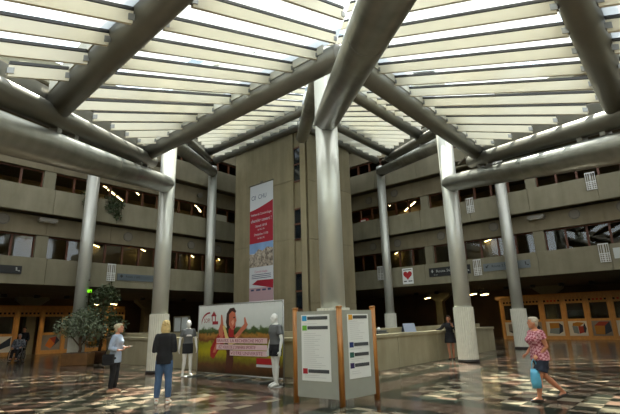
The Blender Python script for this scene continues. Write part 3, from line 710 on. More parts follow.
# ------------------------------------------------------------------ landscape banner on a floor stand
def landscape_banner():
    a, b_ = Vector((-3.98, 4.5, 0)), Vector((-1.22, 1.95, 0))
    d = b_-a; Ln = d.length; rz = math.atan2(d.y, d.x)
    t = thing('landscape_banner', 'wide printed banner of a red-lit woman in a yellow field, on a floor stand', 'banner', a, rz)
    H0, H1 = .1, 2.16
    fr_ = MB()
    for x in (-.03, Ln+.03): fr_.tube([(x, 0, 0.02), (x, 0, 2.2)], .022, 10)
    for z in (.06, 2.18): fr_.tube([(-.03, 0, z), (Ln+.03, 0, z)], .022, 10)
    fr_.build('stand_frame', mat('stand_tube', (150, 150, 146), rough=.35, metal=.7), t)
    for x in (.3, Ln*.35, Ln*.65, Ln-.3):
        MB().bar((x, -.62, .02), (x, .25, .02), .06, .03).build('foot', mat('stand_tube', (150, 150, 146)), t)
    ti = MB()
    for i in range(14):
        x = Ln*i/13; ti.tube([(x, -.005, 2.12), (x, -.005, 2.2)], .008, 6)
    ti.build('tie', M_BLACK, t)
    # printed cloth: sky, tree line, field (a print, flat in the scene)
    m = bpy.data.materials.new('printed_landscape'); m.use_nodes = True; nt = m.node_tree; N = nt.nodes.new; Lk = nt.links.new
    bs = nt.nodes['Principled BSDF']; bs.inputs['Roughness'].default_value = .45
    tc = N('ShaderNodeTexCoord'); sp = N('ShaderNodeSeparateXYZ'); Lk(tc.outputs['Object'], sp.inputs[0])
    nz = N('ShaderNodeTexNoise'); nz.inputs['Scale'].default_value = 6; nz.inputs['Detail'].default_value = 6; Lk(tc.outputs['Object'], nz.inputs['Vector'])
    ma = N('ShaderNodeMath'); ma.operation = 'MULTIPLY_ADD'; ma.inputs[1].default_value = .32; Lk(nz.outputs['Fac'], ma.inputs[0]); Lk(sp.outputs['Z'], ma.inputs[2])
    mr = N('ShaderNodeMapRange'); mr.inputs['From Min'].default_value = .1+.16; mr.inputs['From Max'].default_value = 2.16+.16; Lk(ma.outputs[0], mr.inputs['Value'])
    cr = N('ShaderNodeValToRGB'); e = cr.color_ramp
    st = [(0, (58, 40, 20)), (.12, (96, 60, 26)), (.2, (120, 110, 26)), (.3, (176, 164, 24)), (.42, (150, 150, 30)), (.47, (110, 60, 34)), (.54, (168, 120, 50)), (.585, (60, 74, 34)), (.64, (84, 104, 60)), (.67, (202, 208, 202)), (1, (222, 226, 222))]
    while len(e.elements) < len(st): e.elements.new(.5)
    for el, (p, c) in zip(e.elements, st): el.position = p; el.color = (*lin(c), 1)
    Lk(mr.outputs[0], cr.inputs['Fac']); Lk(cr.outputs['Color'], bs.inputs['Base Color'])
    cl = MB().box(0, Ln, -.012, .0, H0, H1).build('printed_cloth', m, t)
    def X(px): return Ln*(px-201)/(283.5-201)
    # figure of the woman, flat print: coordinates in metres on the cloth
    sk, skd, ha, bl_, gd = mat('print_skin', (196, 112, 84), rough=.5), mat('print_red', (166, 40, 40), rough=.5), mat('print_hair', (60, 36, 30), rough=.5), mat('print_bodice', (84, 44, 30), rough=.5), mat('print_gold', (222, 196, 120), rough=.5)
    skl = mat('print_skin_light', (222, 160, 132), rough=.5)
    def flat(name, m_, pts, y): return MB().prism(pts, y-.003, y).build(name, m_, cl)
    cx = 1.62
    flat('printed_torso', bl_, [(cx-.26, .14), (cx+.02, .12), (cx+.12, .45), (cx+.08, .8), (cx+.2, 1.02), (cx+.16, 1.2), (cx-.18, 1.26), (cx-.28, 1.0), (cx-.2, .7)], -.013)
    flat('printed_sleeve', skd, [(cx-.98, .58), (cx-.82, .5), (cx-.62, .74), (cx-.34, .98), (cx-.16, 1.22), (cx-.3, 1.38), (cx-.56, 1.3), (cx-.8, 1.06), (cx-.98, .84)], -.017)
    flat('printed_sleeve_light', sk, [(cx-.86, .7), (cx-.74, .7), (cx-.4, 1.12), (cx-.34, 1.26), (cx-.46, 1.24), (cx-.7, 1.0)], -.021)
    flat('printed_forearm', sk, [(cx-.56, 1.2), (cx-.4, 1.24), (cx-.36, 1.5), (cx-.44, 1.84), (cx-.5, 1.86), (cx-.5, 1.6), (cx-.6, 1.4)], -.021)
    flat('printed_sash', gd, [(cx-.4, 1.5), (cx-.32, 1.54), (cx-.12, 1.16), (cx+.1, 1.06), (cx+.3, 1.2), (cx+.2, .98), (cx-.08, .92), (cx-.26, 1.12)], -.025)
    flat('printed_arm', sk, [(cx+.14, 1.2), (cx+.22, 1.08), (cx+.56, 1.36), (cx+.68, 1.44), (cx+.74, 1.54), (cx+.7, 1.58), (cx+.62, 1.76), (cx+.57, 1.74), (cx+.58, 1.56), (cx+.46, 1.46)], -.017)
    flat('printed_neck', skd, [(cx-.12, 1.18), (cx+.12, 1.16), (cx+.12, 1.42), (cx-.12, 1.46)], -.021)
    flat('printed_hair', ha, [(cx-.16, 1.36), (cx-.25, 1.62), (cx-.22, 1.88), (cx-.08, 2.04), (cx+.12, 2.06), (cx+.22, 1.94), (cx+.1, 1.82), (cx-.02, 1.5)], -.025)
    fc = [(-.1, 1.86), (.04, 1.95), (.17, 1.9), (.21, 1.76), (.24, 1.66), (.2, 1.6), (.2, 1.48), (.13, 1.38), (.02, 1.4), (-.1, 1.54)]
    f_ = flat('printed_face', sk, [(cx+x, z) for x, z in fc], -.029)
    flat('printed_cheek', skl, [(cx+x, z) for x, z in [(.0, 1.62), (.1, 1.7), (.14, 1.6), (.08, 1.52)]], -.033)
    flat('printed_eye', ha, [(cx+x, z) for x, z in [(.1, 1.77), (.18, 1.78), (.17, 1.73), (.1, 1.74)]], -.033)
    flat('printed_mouth', skd, [(cx+x, z) for x, z in [(.1, 1.47), (.2, 1.53), (.19, 1.46), (.13, 1.42)]], -.033)
    pk = mat('print_pink', (222, 190, 188), rough=.5); pr = mat('print_magenta', (150, 60, 80), rough=.5)
    for s_, x0, z, x1 in (('BRAVEZ, LA RECHERCHE MOT', X(222), 1.02, X(271)), ('...IEZ VOUS DE L’UNIVERS SPORTIF', X(222), .83, X(271)), ('VOTRE UNIVERSITE', X(236), .66, X(271))):
        flat('caption_strip', pk, [(x0, z-.03), (x1, z-.03), (x1, z+.12), (x0, z+.12)], -.037)
        text(s_, .13, pr, cl, x0+.03, -.042, z, 'caption', sx=(x1-x0-.06)/(len(s_)*.078))
    # red house logo
    lg = mat('logo_red', (150, 30, 44), rough=.5)
    ar = [(X(204)+.0+.42*(1-math.cos(t)), 1.62+.34*math.sin(t)) for t in [math.pi*.5*k/10 for k in range(11)]]
    pts = ar+[(x+.02, z-.05) for x, z in reversed(ar)]
    flat('logo_arc', lg, pts, -.014)
    text('SOPI', .2, lg, cl, X(204)+.12, -.016, 1.62, 'logo_lettering', sx=.8)
    hx = X(204)+.62
    flat('logo_house', lg, [(hx-.1, 1.66), (hx-.1, 1.82), (hx-.14, 1.82), (hx, 1.98), (hx+.14, 1.82), (hx+.1, 1.82), (hx+.1, 1.66), (hx+.06, 1.66), (hx+.06, 1.82), (hx-.06, 1.82), (hx-.06, 1.66)], -.014)
    flat('logo_box', lg, [(hx-.06, 1.56), (hx+.22, 1.56), (hx+.22, 1.66), (hx-.06, 1.66)], -.014)
    rd = mat('print_label_red', (168, 30, 36), rough=.5)
    flat('red_label', rd, [(X(261), .42), (X(281), .42), (X(281), .58), (X(261), .58)], -.016); flat('white_label', BW, [(X(261), .34), (X(281), .34), (X(281), .41), (X(261), .41)], -.016)
landscape_banner()

# ------------------------------------------------------------------ small things on and around the counters
t = thing('tent_card', 'folded blue-grey tent card on the right counter', 'card', fr('L', 6.7, 1.62, 1.11), ROT['L'])
MB().prism([(-.02, .0), (.0, .0), (.1, .3), (.09, .31)], -.25, .25).build('flap', mat('card_blue', (150, 160, 178), rough=.5), t, rz=R(60)); MB().prism([(.2, .0), (.22, .0), (.1, .31), (.09, .3)], -.25, .25).build('flap', mat('card_dark', (60, 70, 90), rough=.5), t, rz=R(60))
t = thing('metal_tray', 'small grey metal tray with a knob on the right counter beside the kiosk', 'tray', fr('L', 4.55, 1.6, 1.11), ROT['L'])
MB().box(-.34, .34, -.14, .14, .0, .05, .015).build('base', mat('tray_grey', (90, 94, 94), rough=.4, metal=.4), t); MB().box(-.3, .3, -.1, .1, .05, .12, .02).build('lid', mat('tray_grey', (90, 94, 94)), t); MB().ell((-.05, 0, .16), (.06, .06, .06)).build('knob', M_WHITE, t)
t = thing('notice_board', 'framed white notice board on the left counter behind the female mannequin', 'board', fr('R', -9.5, 1.95, 1.28), ROT['R'])
MB().box(-.52, .52, 0, .05, .02, .62).build('sheet', mat('dim_paper', (178, 186, 190), rough=.5), t)
b = MB(); b.box(-.56, .56, -.02, .06, .6, .65); b.box(-.56, .56, -.02, .06, .0, .05); b.box(-.56, -.5, -.02, .06, 0, .65); b.box(.5, .56, -.02, .06, 0, .65); b.box(-.02, .02, -.02, .06, 0, .65); b.build('frame', mat('board_frame', (90, 84, 70), rough=.5), t)
t = thing('litter_bin', 'black pedestal ashtray bin on the floor behind the ribbed right column', 'bin', fr('L', 10.35, .95), 0)
MB().lathe([(.2, 0), (.2, .03), (.05, .05), (.05, .75), (.17, .8), (.2, 1.0), (.15, 1.02)], 20).build('body', M_BLACK, t)

# ------------------------------------------------------------------ plants
M_LEAF = mat('dull_green_leaf', (120, 132, 104), rough=.5, noise=.35, scale=9.); M_LEAF2 = mat('dark_green_leaf', (74, 88, 58), rough=.5, noise=.35, scale=9.)
M_BARK = mat('bark', (88, 70, 50), rough=.9, noise=.2)
def leaves(blobs, n, size, seed):
    rd = random.Random(seed); b = MB()
    for (c, r), k in blobs:
        for _ in range(int(n*k)):
            while True:
                p = Vector((rd.uniform(-1, 1), rd.uniform(-1, 1), rd.uniform(-1, 1)))
                if .25 < p.length < 1: break
            p = Vector((c[0]+p.x*r[0], c[1]+p.y*r[1], c[2]+p.z*r[2]))
            d = Vector((rd.uniform(-1, 1), rd.uniform(-1, 1), rd.uniform(-.9, .3))).normalized()
            s = d.cross(Vector((rd.uniform(-1, 1), rd.uniform(-1, 1), 1))).normalized(); L_ = size*rd.uniform(.7, 1.3)
            vs = [b.bm.verts.new(q) for q in (p, p+d*L_*.5+s*L_*.24, p+d*L_, p+d*L_*.5-s*L_*.24)]
            b.bm.faces.new(vs)
    return b
def tree(label, loc, h, blobs, n, size, mleaf, seed, pot):
    t = thing('potted_tree', label, 'tree', loc, 0)
    tr = MB(); top = blobs[0][0][0]
    tr.tube([(0, 0, .4), (.05, .02, h*.3), (top[0]*.5, top[1]*.5, h*.6), (top[0], top[1], top[2])], [.07, .06, .045, .02], 10)
    for (c, r), k in blobs: tr.tube([(0.03, 0, h*.35), (c[0]*.6, c[1]*.6, (h*.35+c[2])/2), c], [.035, .025, .01], 7)
    tr.build('trunk', M_BARK, t)
    leaves(blobs, n, size, seed).build('foliage', mleaf, t, fix=False)
    if pot == 'box':
        MB().box(-.55, .55, -.4, .4, 0, .5, .02).build('planter', mat('planter_wood', (110, 76, 38), rough=.5, noise=.2), t); MB().box(-.5, .5, -.35, .35, .5, .52).build('soil', M_BARK, t)
    else:
        MB().lathe([(.24, 0), (.34, .45), (.36, .48), (.3, .5)], 24).build('pot', mat('brown_pot', (92, 62, 40), rough=.7), t); MB().lathe([(.31, .45), (.31, .47)], 20).build('soil', M_BARK, t)
tree('low broad pale-leaved potted tree in front of the left column', (-10.15, 10.1, 0), 2.2, [(((-.1, 0, 1.75), (.9, .7, .55)), 1), (((-.55, -.1, 1.6), (.6, .55, .45)), .6), (((.5, 0, 1.5), (.6, .5, .5)), .6), (((.1, 0, 2.1), (.5, .5, .4)), .4)], 750, .14, M_LEAF, 3, 'box')
tree('tall dark potted tree behind the woman in the pale blue shirt', (-9.7, 11.2, 0), 3.4, [(((0, 0, 2.9), (.75, .7, .6)), 1), (((-.2, 0, 2.2), (.85, .8, .6)), 1), (((.5, 0, 1.6), (.7, .7, .6)), .8), (((-.3, 0, 1.2), (.6, .6, .5)), .6), (((.1, 0, 3.3), (.5, .5, .35)), .5)], 650, .14, M_LEAF2, 5, 'pot')
def trailing(label, sd, u, z, w, dz, seed):
    t = thing('trailing_plant', label, 'plant', fr(sd, u, 16.4, z), ROT[sd])
    leaves([(((0, -.06, -.1), (w, .22, .3)), 1), (((-.15, -.08, -.45), (w*.75, .18, .35)), .7), (((.15, -.08, -.8*dz), (w*.4, .14, .3*dz)), .35), (((0, .3, .1), (w*1.1, .3, .3)), .8)], 420, .12, seed).build('foliage', M_LEAF2, t, fix=False)
    MB().box(-w, w, .25, .55, -.25, .08).build('trough', M_DARKC, t)
    st = MB()
    for k in range(5): st.tube([(-w*.6+w*.3*k, .3, .05), (-w*.6+w*.3*k, .02, .08), (-w*.5+w*.28*k, -.06, -.5*dz-.1*k)], .012, 5)
    st.build('stem', M_BARK, t)
trailing('bushy plant trailing over the upper left parapet', 'L', 1.95, 8.26, .55, 1., 11)
trailing('small green plant on the upper left parapet, nearer the left edge', 'L', .6, 8.3, .35, .3, 12)

# ------------------------------------------------------------------ people
def remesh(b, name, mats_, parent, vox=.009, smooth=3, regions=None):
    me = bpy.data.meshes.new(name); bmesh.ops.recalc_face_normals(b.bm, faces=b.bm.faces[:]); b.bm.to_mesh(me); b.bm.free()
    o = bpy.data.objects.new(name, me); COL.objects.link(o)
    r = o.modifiers.new('r', 'REMESH'); r.mode = 'VOXEL'; r.voxel_size = vox; r.use_smooth_shade = True
    s = o.modifiers.new('s', 'SMOOTH'); s.iterations = smooth; s.factor = .5
    bpy.context.view_layer.update()
    m2 = bpy.data.meshes.new_from_object(o.evaluated_get(bpy.context.evaluated_depsgraph_get()))
    bpy.data.objects.remove(o); bpy.data.meshes.remove(me); m2.name = name
    m2.materials.clear()
    for m_ in mats_: m2.materials.append(m_)
    return link(name, m2, parent)
def caps(b, pts, rads, n=12):
    b.tube(pts, list(rads), n, dome=(.9, .9))
def rotz(v, a): return Matrix.Rotation(a, 3, 'Z') @ Vector(v)
def figure(name, label, cat, loc, rz, H, sp, group=None):
    """forward +Y. sp: dict with joints in metres for a 1.65 m figure"""
    s = H/1.65; g = sp.get('girth', 1.)
    t = thing(name, label, cat, loc, rz, group)
    V = lambda *a: Vector(a)*s
    lean = sp.get('lean', 0.)            # forward lean of the upper body, radians
    hip0 = V(0, 0, .86) + Vector(sp.get('hip_shift', (0, 0, 0)))*s
    ML = Matrix.Rotation(-lean, 3, 'X')
    def up_(x, y, z): return hip0 + (ML @ (Vector((x, y, z-.86))*s))
    body = MB()
    tors = [(.84, .150, .105, 0), (.93, .155, .110, -.005), (1.03, .128, .098, 0), (1.13, .135, .102, .005), (1.23, .158, .112, .01), (1.32, .165, .098, 0), (1.37, .125, .078, -.01), (1.41, .06, .06, -.01)]
    def torso(bb, z0, z1, grow, flare=0.):
        rg = []
        N_ = 16
        for k in range(N_+1):
            z = z0+(z1-z0)*k/N_
            zz = min(max(z, tors[0][0]), tors[-1][0])
            for A, Bq in zip(tors, tors[1:]):
                if A[0] <= zz <= Bq[0]:
                    f = (zz-A[0])/(Bq[0]-A[0]); rx = A[1]+(Bq[1]-A[1])*f; ry = A[2]+(Bq[2]-A[2])*f; y = A[3]+(Bq[3]-A[3])*f; break
            fl_ = flare*max(0, (1.05-z))
            bust = sp.get('bust', 0.)*math.exp(-((z-1.2)/.07)**2)
            rg.append((up_(0, y+bust*.5, z), (rx*g+grow+fl_)*s, (ry*g+grow+fl_+bust*.5)*s, ML))
        bb.loft(rg, 24)
    torso(body, .82, 1.41, 0)
    yaw = sp.get('head_yaw', 0.); pit = sp.get('head_pitch', 0.)
    caps(body, [up_(0, -.015, 1.36), up_(0, .0, 1.47)], [.056*s, .05*s])
    hc = up_(0, .02, 1.545); HM = Matrix.Rotation(yaw, 3, 'Z') @ Matrix.Rotation(-pit, 3, 'X')
    def hd(x, y, z): return hc + HM @ (Vector((x, y, z))*s)
    body.ell(hc, (.073*s, .092*s, .108*s), HM); body.ell(hd(0, .022, -.055), (.056*s, .068*s, .062*s), HM)
    body.ell(hd(0, .095, -.012), (.013*s, .02*s, .024*s), HM)          # nose
    body.ell(hd(0, .06, -.095), (.028*s, .026*s, .02*s), HM)           # chin
    body.ell(hd(0, .084, -.052), (.026*s, .012*s, .009*s), HM)         # lips
    body.ell(hd(0, .078, .03), (.05*s, .016*s, .012*s), HM)            # brow
    for sd in (-1, 1): body.ell(hd(sd*.073, -.002, -.012), (.012*s, .02*s, .03*s), HM)
    legs = sp['legs']; arms = sp['arms']
    joints = {}
    for i, sd in enumerate((-1, 1)):
        kn, an, toe = legs[i]
        hp = hip0+V(sd*.085*g, 0, -.02); kn = Vector(kn)*s; an = Vector(an)*s; toe = Vector(toe)*s
        joints['leg', i] = (hp, kn, an, toe)
        lg = sp.get('leg_girth', 1.)
        body.tube([hp, hp.lerp(kn, .4), kn, kn.lerp(an, .3), kn.lerp(an, .75), an], [.088*s*g, .076*s*lg, .053*s*lg, .056*s*lg, .04*s*lg, .034*s], 14, dome=(.9, .9))
        heel = an+Vector((0, 0, -.045*s))-(toe-an).normalized()*.03*s
        body.tube([heel+Vector((0, 0, .01*s)), an.lerp(toe, .4)+Vector((0, 0, .0)), toe], [.034*s, .036*s, .024*s], 10, dome=(.9, .9))
        # arm
        el, wr, fd, pn, curl = arms[i]
        sh = up_(sd*.153*g, -.005, 1.335)
        el = sh+ML @ (Vector(el)*s); wr = sh+ML @ (Vector(wr)*s); fd = Vector(fd).normalized(); pn = Vector(pn).normalized()
        joints['arm', i] = (sh, el, wr)
        body.tube([sh, sh.lerp(el, .45), el, el.lerp(wr, .3), wr], [.052*s*g, .044*s*g, .036*s, .036*s, .024*s], 14, dome=(.9, .9))
        sdv = fd.cross(pn).normalized()
        pc = wr+fd*.045*s
        body.ell(pc, (1, 1, 1), Matrix((sdv*.036*s, fd*.055*s, pn*.016*s)).transposed(), 12, 8)
        for k, fl_ in enumerate((.062, .072, .066, .05)):
            off = (-.027+.018*k)*s
            p0 = wr+fd*.08*s+sdv*off; a1 = curl*.6; a2 = curl*1.5
            p1 = p0+(fd*math.cos(a1)+pn*math.sin(a1))*fl_*.5*s; p2 = p1+(fd*math.cos(a2)+pn*math.sin(a2))*fl_*.5*s
            body.tube([p0-fd*.02*s, p0, p1, p2], [.0085*s]*3+[.007*s], 8, dome=(.8, .8))
        th = wr+fd*.025*s-sdv*.03*s
        body.tube([wr+fd*.02*s-sdv*.01*s, th+(fd-sdv).normalized()*.03*s, th+(fd*1.3-sdv*.5+pn*.5).normalized()*.065*s], [.013*s, .011*s, .008*s], 8, dome=(.8, .8))
    remesh(body, 'body', [sp['skin']], t, .0075*s)
    # eyes and brows
    if sp.get('eyes', True):
        for sd in (-1, 1):
            MB().ell(hd(sd*.03, .085, .012), (.011*s, .008*s, .008*s), HM, 10, 6).build('eye', mat('eye_dark', (40, 30, 26), rough=.3), t)
    # clothes
    top = sp.get('top')
    if top:
        b = MB(); torso(b, top['hem'], top.get('neck', 1.4), top['grow'], top.get('flare', 0))
        for i in (0, 1):
            sh, el, wr = joints['arm', i]; sl = top['sleeve']; gr_ = (.018+top['grow']*.6)*s
            P_ = [sh, sh.lerp(el, .5)]; Q_ = [.058*s*g+gr_*.6, .046*s*g+gr_]
            if sl >= 1: P_.append(el); Q_.append(.036*s+gr_)
            if sl > 1: P_.append(el.lerp(wr, sl-1)); Q_.append(.03*s+gr_)
            elif sl < 1: P_[1] = sh.lerp(el, sl)
            b.tube(P_, Q_, 16, dome=(.8, .1))
        remesh(b, top['name'], [top['mat']], t, .012*s, 4)
    bot = sp.get('bottom')
    if bot:
        b = MB(); gr_ = bot.get('grow', .012)
        if bot['kind'] == 'skirt':
            rg = []
            for k in range(9):
                z = bot['top']+(bot['len']-bot['top'])*k/8; f = bot.get('flare', .0)*k/8
                rg.append((up_(0, 0, z) if z > .86 else hip0+V(0, 0, z-.86), (.16*g+gr_+f)*s, (.118*g+gr_+f)*s))
            b.loft(rg, 24)
        else:
            torso(b, .80, bot['top'], gr_)
            for i in (0, 1):
                hp, kn, an, toe = joints['leg', i]; f = bot['len']; lg = sp.get('leg_girth', 1.)
                if f <= 1:
                    e = hp.lerp(kn, f); b.tube([hp, hp.lerp(kn, f*.5), e], [(.094*g+gr_*.6)*s, (.086*g+gr_)*s, (.078*lg*g+gr_*1.6)*s], 18, dome=(.8, .05))
                else:
                    e = kn.lerp(an, f-1); b.tube([hp, hp.lerp(kn, .4), kn, kn.lerp(an, .35), e], [(.09*g+gr_)*s, (.078*lg+gr_)*s, (.055*lg+gr_)*s, (.056*lg+gr_)*s, (.04*lg+gr_*1.2)*s], 16, dome=(.8, .05))
        remesh(b, bot['name'], [bot['mat']], t, .012*s, 3)
    sh_ = sp.get('shoes')
    if sh_:
        for i in (0, 1):
            hp, kn, an, toe = joints['leg', i]; d = (toe-an); d.z = 0; d.normalize(); b = MB()
            base = an-d*.05*s+Vector((0, 0, -.05*s)); tz = toe+d*.012*s
            b.tube([base, an.lerp(toe, .35)+Vector((0, 0, -.025*s)), tz], [.034*s, .042*s, .026*s], 14, dome=(.9, .9))
            if sh_.get('high'): b.tube([an+Vector((0, 0, -.03*s)), an+Vector((0, 0, .03*s))], .044*s, 12)
            remesh(b, 'shoe', [sh_['mat']], t, .009*s, 2)
    hr = sp.get('hair')
    if hr:
        b = MB(); rd = random.Random(hr.get('seed', 1))
        b.ell(hd(0, -.016, .03), (.083*s, .095*s, .096*s), HM)
        b.ell(hd(0, -.05, -.015), (.078*s, .062*s, .085*s), HM); b.ell(hd(0, .02, .075), (.07*s, .075*s, .05*s), HM)
        if hr['kind'] in ('bob', 'long'):
            b.loft([(hd(0, -.035, .06), .082*s, .075*s, HM), (hd(0, -.045, -.02), .098*s, .075*s, HM), (hd(0, -.05, -hr['len']*.6), .102*s, .07*s, HM), (hd(0, -.055, -hr['len']), .08*s, .05*s, HM)], 18)
        for _ in range(hr.get('tufts', 40)):
            a = rd.uniform(0, 6.28); e = rd.uniform(.1, 1.4); d = Vector((math.cos(a)*math.cos(e), math.sin(a)*math.cos(e)-.3, math.sin(e)))
            b.ell(hd(d.x*.076, -.016+d.y*.085, .03+d.z*.09), (.018*s, .018*s, .013*s), HM, 8, 6)
        bm = b.bm
        # keep the face free
        o = remesh(b, 'hair', [hr['mat']], t, .009*s, 1)
        me = o.data; bb = bmesh.new(); bb.from_mesh(me)
        inv = HM.inverted()
        dl = [v_ for v_ in bb.verts if (lambda q: q.y > .052-.0 and q.z < .062 and abs(q.x) < .075)((inv @ (v_.co-hc))/s)]
        bmesh.ops.delete(bb, geom=dl, context='VERTS'); bb.to_mesh(me); bb.free()
    return t, joints, s
SKIN = mat('skin', (196, 140, 112), rough=.55, noise=.05); SKIN2 = mat('tanned_skin', (190, 128, 96), rough=.55, noise=.05)
FF = (0, 1, 0)
# woman with short grey hair, pale blue shirt, looking right with a phone
DEN = mat('blue_jeans', (70, 96, 130), rough=.85, noise=.15, scale=12.); BLK = mat('black_cloth', (24, 24, 27), rough=.85); WHS = mat('white_shoe', (220, 218, 208), rough=.6)
HG = mat('grey_blond_hair', (196, 186, 156), rough=.7, noise=.15, scale=20.); HB = mat('blond_hair', (214, 188, 130), rough=.6, noise=.2, scale=18.)
SHB = mat('pale_blue_shirt', (166, 180, 200), rough=.85, noise=.05)
p1, j1, s1 = figure('person', 'person with short grey hair in pale blue shirt and black trousers holding a phone', 'person', (-5.4, .93, 0), R(-93), 1.63, dict(
    skin=SKIN, legs=[((-.09, .02, .47), (-.09, -.01, .085), (-.09, .15, .03)), ((.085, .0, .47), (.085, -.04, .085), (.085, .12, .03))],
    arms=[((-.05, -.02, -.28), (.07, .2, -.26), (.3, 1, .0), (0, 0, 1), .7), ((.06, -.06, -.27), (.04, .16, -.32), (-.2, 1, .1), (-.2, 0, 1), .8)],
    top=dict(name='shirt', mat=SHB, hem=.72, grow=.02, sleeve=1.75, flare=.05), bottom=dict(name='trousers', kind='trousers', mat=BLK, top=.98, len=1.93, grow=.012),
    shoes=dict(mat=mat('beige_shoe', (170, 140, 110), rough=.7)), hair=dict(kind='short', mat=HG, tufts=60), head_pitch=-.12, bust=.03, lean=.03))
ph = thing('smartphone', 'small white phone in the hand of the person in pale blue', 'phone', (0, 0, 0))
sh, el, wr = j1['arm', 0]; wp = Matrix.Translation((-5.4, .93, 0)) @ Matrix.Rotation(R(-93), 4, 'Z') @ (wr+Vector((.02, .1, .022)))
ph.location = wp; MB().box(-.07, .07, -.035, .035, 0, .01, .003).build('case', M_WHITE, ph); MB().box(-.062, .062, -.03, .03, .01, .011).build('screen', M_BLACK, ph)
bg = thing('shoulder_bag', 'black shoulder bag on the hip of the person in pale blue', 'bag', (-5.47, .70, .80), R(-93))
MB().box(-.03, .06, -.15, .13, -.14, .12, .03).build('pouch', BLK, bg); MB().tube([(.0, -.12, .1), (-.06, -.06, .3), (-.12, -.02, .58)], .012, 8).build('strap', BLK, bg)
# blonde woman seen from behind
figure('person', 'person with blond hair in black jacket and blue jeans seen from behind', 'person', (-3.74, -.96, 0), R(4), 1.66, dict(
    skin=SKIN, girth=.94, legs=[((-.10, .01, .47), (-.115, -.01, .085), (-.14, .13, .03)), ((.10, .01, .47), (.115, -.01, .085), (.14, .13, .03))],
    arms=[((-.06, -.03, -.28), (.07, .19, -.24), (1, .35, .1), (0, -1, .2), .7), ((.06, -.03, -.28), (-.07, .19, -.25), (-1, .35, .1), (0, -1, .2), .7)],
    top=dict(name='jacket', mat=BLK, hem=.78, grow=.018, sleeve=1.9, flare=.06), bottom=dict(name='jeans', kind='trousers', mat=DEN, top=.98, len=1.9, grow=.012),
    shoes=dict(mat=WHS, high=True), hair=dict(kind='bob', len=.15, mat=HB, tufts=50), head_pitch=-.12, leg_girth=1.05))
# woman in pink check blouse walking left
PKM = mat('pink_check_blouse', (190, 110, 120), rough=.85)
def check_mat(m):
    nt = m.node_tree; b = nt.nodes['Principled BSDF']; tc = nt.nodes.new('ShaderNodeTexCoord'); mp = nt.nodes.new('ShaderNodeMapping'); mp.inputs['Rotation'].default_value = (R(20), R(30), R(20))
    ck = nt.nodes.new('ShaderNodeTexChecker'); ck.inputs['Scale'].default_value = 22; ck.inputs['Color1'].default_value = (*lin((206, 150, 158)), 1); ck.inputs['Color2'].default_value = (*lin((150, 72, 84)), 1)
    nt.links.new(tc.outputs['Object'], mp.inputs[0]); nt.links.new(mp.outputs[0], ck.inputs[0]); nt.links.new(ck.outputs[0], b.inputs['Base Color'])
check_mat(PKM)
NAVY = mat('navy_cloth', (30, 38, 54), rough=.85)
p3, j3, s3 = figure('person', 'person with grey hair in pink check blouse and navy shorts walking left', 'person', (3.68, -2.35, 0), R(86), 1.53, dict(
    skin=SKIN2, girth=1.18, leg_girth=1.1, legs=[((-.09, .12, .46), (-.08, .17, .085), (-.08, .32, .03)), ((.09, -.10, .47), (.09, -.42, .16), (.09, -.30, .05))],
    arms=[((-.05, -.06, -.27), (.04, .10, -.44), (.1, 1, -.5), (.6, 0, -.4), .9), ((.05, .02, -.27), (-.02, .20, -.42), (-.1, 1, -.45), (-.6, 0, -.4), .9)],
    top=dict(name='blouse', mat=PKM, hem=.80, grow=.025, sleeve=.45, flare=.12, neck=1.38), bottom=dict(name='shorts', kind='shorts', mat=NAVY, top=.95, len=.66, grow=.022),
    shoes=dict(mat=mat('dark_sandal', (40, 32, 28), rough=.6)), hair=dict(kind='short', mat=mat('ash_hair', (178, 166, 146), rough=.7, noise=.15, scale=20.), tufts=60), head_pitch=-.08, bust=.07, lean=.05))
bg = thing('carrier_bag', 'light blue carrier bag held by the person in pink blouse', 'bag', (0, 0, 0))
wr = Matrix.Translation((3.68, -2.35, 0)) @ Matrix.Rotation(R(86), 4, 'Z') @ (j3['arm', 0][2]+Vector((.02, .10, -.05)))
bg.location = (wr.x, wr.y, wr.z-.52)
MBl = mat('blue_plastic', (92, 172, 206), rough=.4, noise=.1, scale=8.)
MB().loft([((0, 0, 0), .09, .05), ((0, 0, .1), .10, .06), ((0, 0, .25), .095, .05), ((.0, 0, .34), .08, .03)], 16).build('sack', MBl, bg)
MB().tube([(-.06, 0, .3), (-.04, 0, .45), (0, 0, .52), (.04, 0, .45), (.06, 0, .3)], .008, 6).build('handle', MBl, bg)
# woman leaning on the counter, far right
figure('person', 'person in black dress with long dark hair leaning on the right counter', 'person', tuple(fr('L', 8.75, 1.0)), R(150), 1.66, dict(
    skin=SKIN2, legs=[((-.08, .01, .47), (-.07, .0, .085), (-.08, .14, .03)), ((.08, .05, .47), (.05, .1, .085), (.07, .23, .03))],
    arms=[((-.12, .05, -.25), (-.02, .24, -.08), (.3, .2, 1), (0, 1, 0), .6), ((.2, -.1, -.18), (.42, -.12, -.27), (1, -.2, -.1), (0, 0, -1), .2)],
    top=dict(name='top', mat=BLK, hem=.86, grow=.012, sleeve=1.85), bottom=dict(name='skirt', kind='skirt', mat=BLK, top=1.0, len=.62, grow=.02, flare=.05),
    shoes=dict(mat=BLK), hair=dict(kind='long', len=.22, mat=mat('dark_hair', (48, 34, 26), rough=.6), tufts=30)))
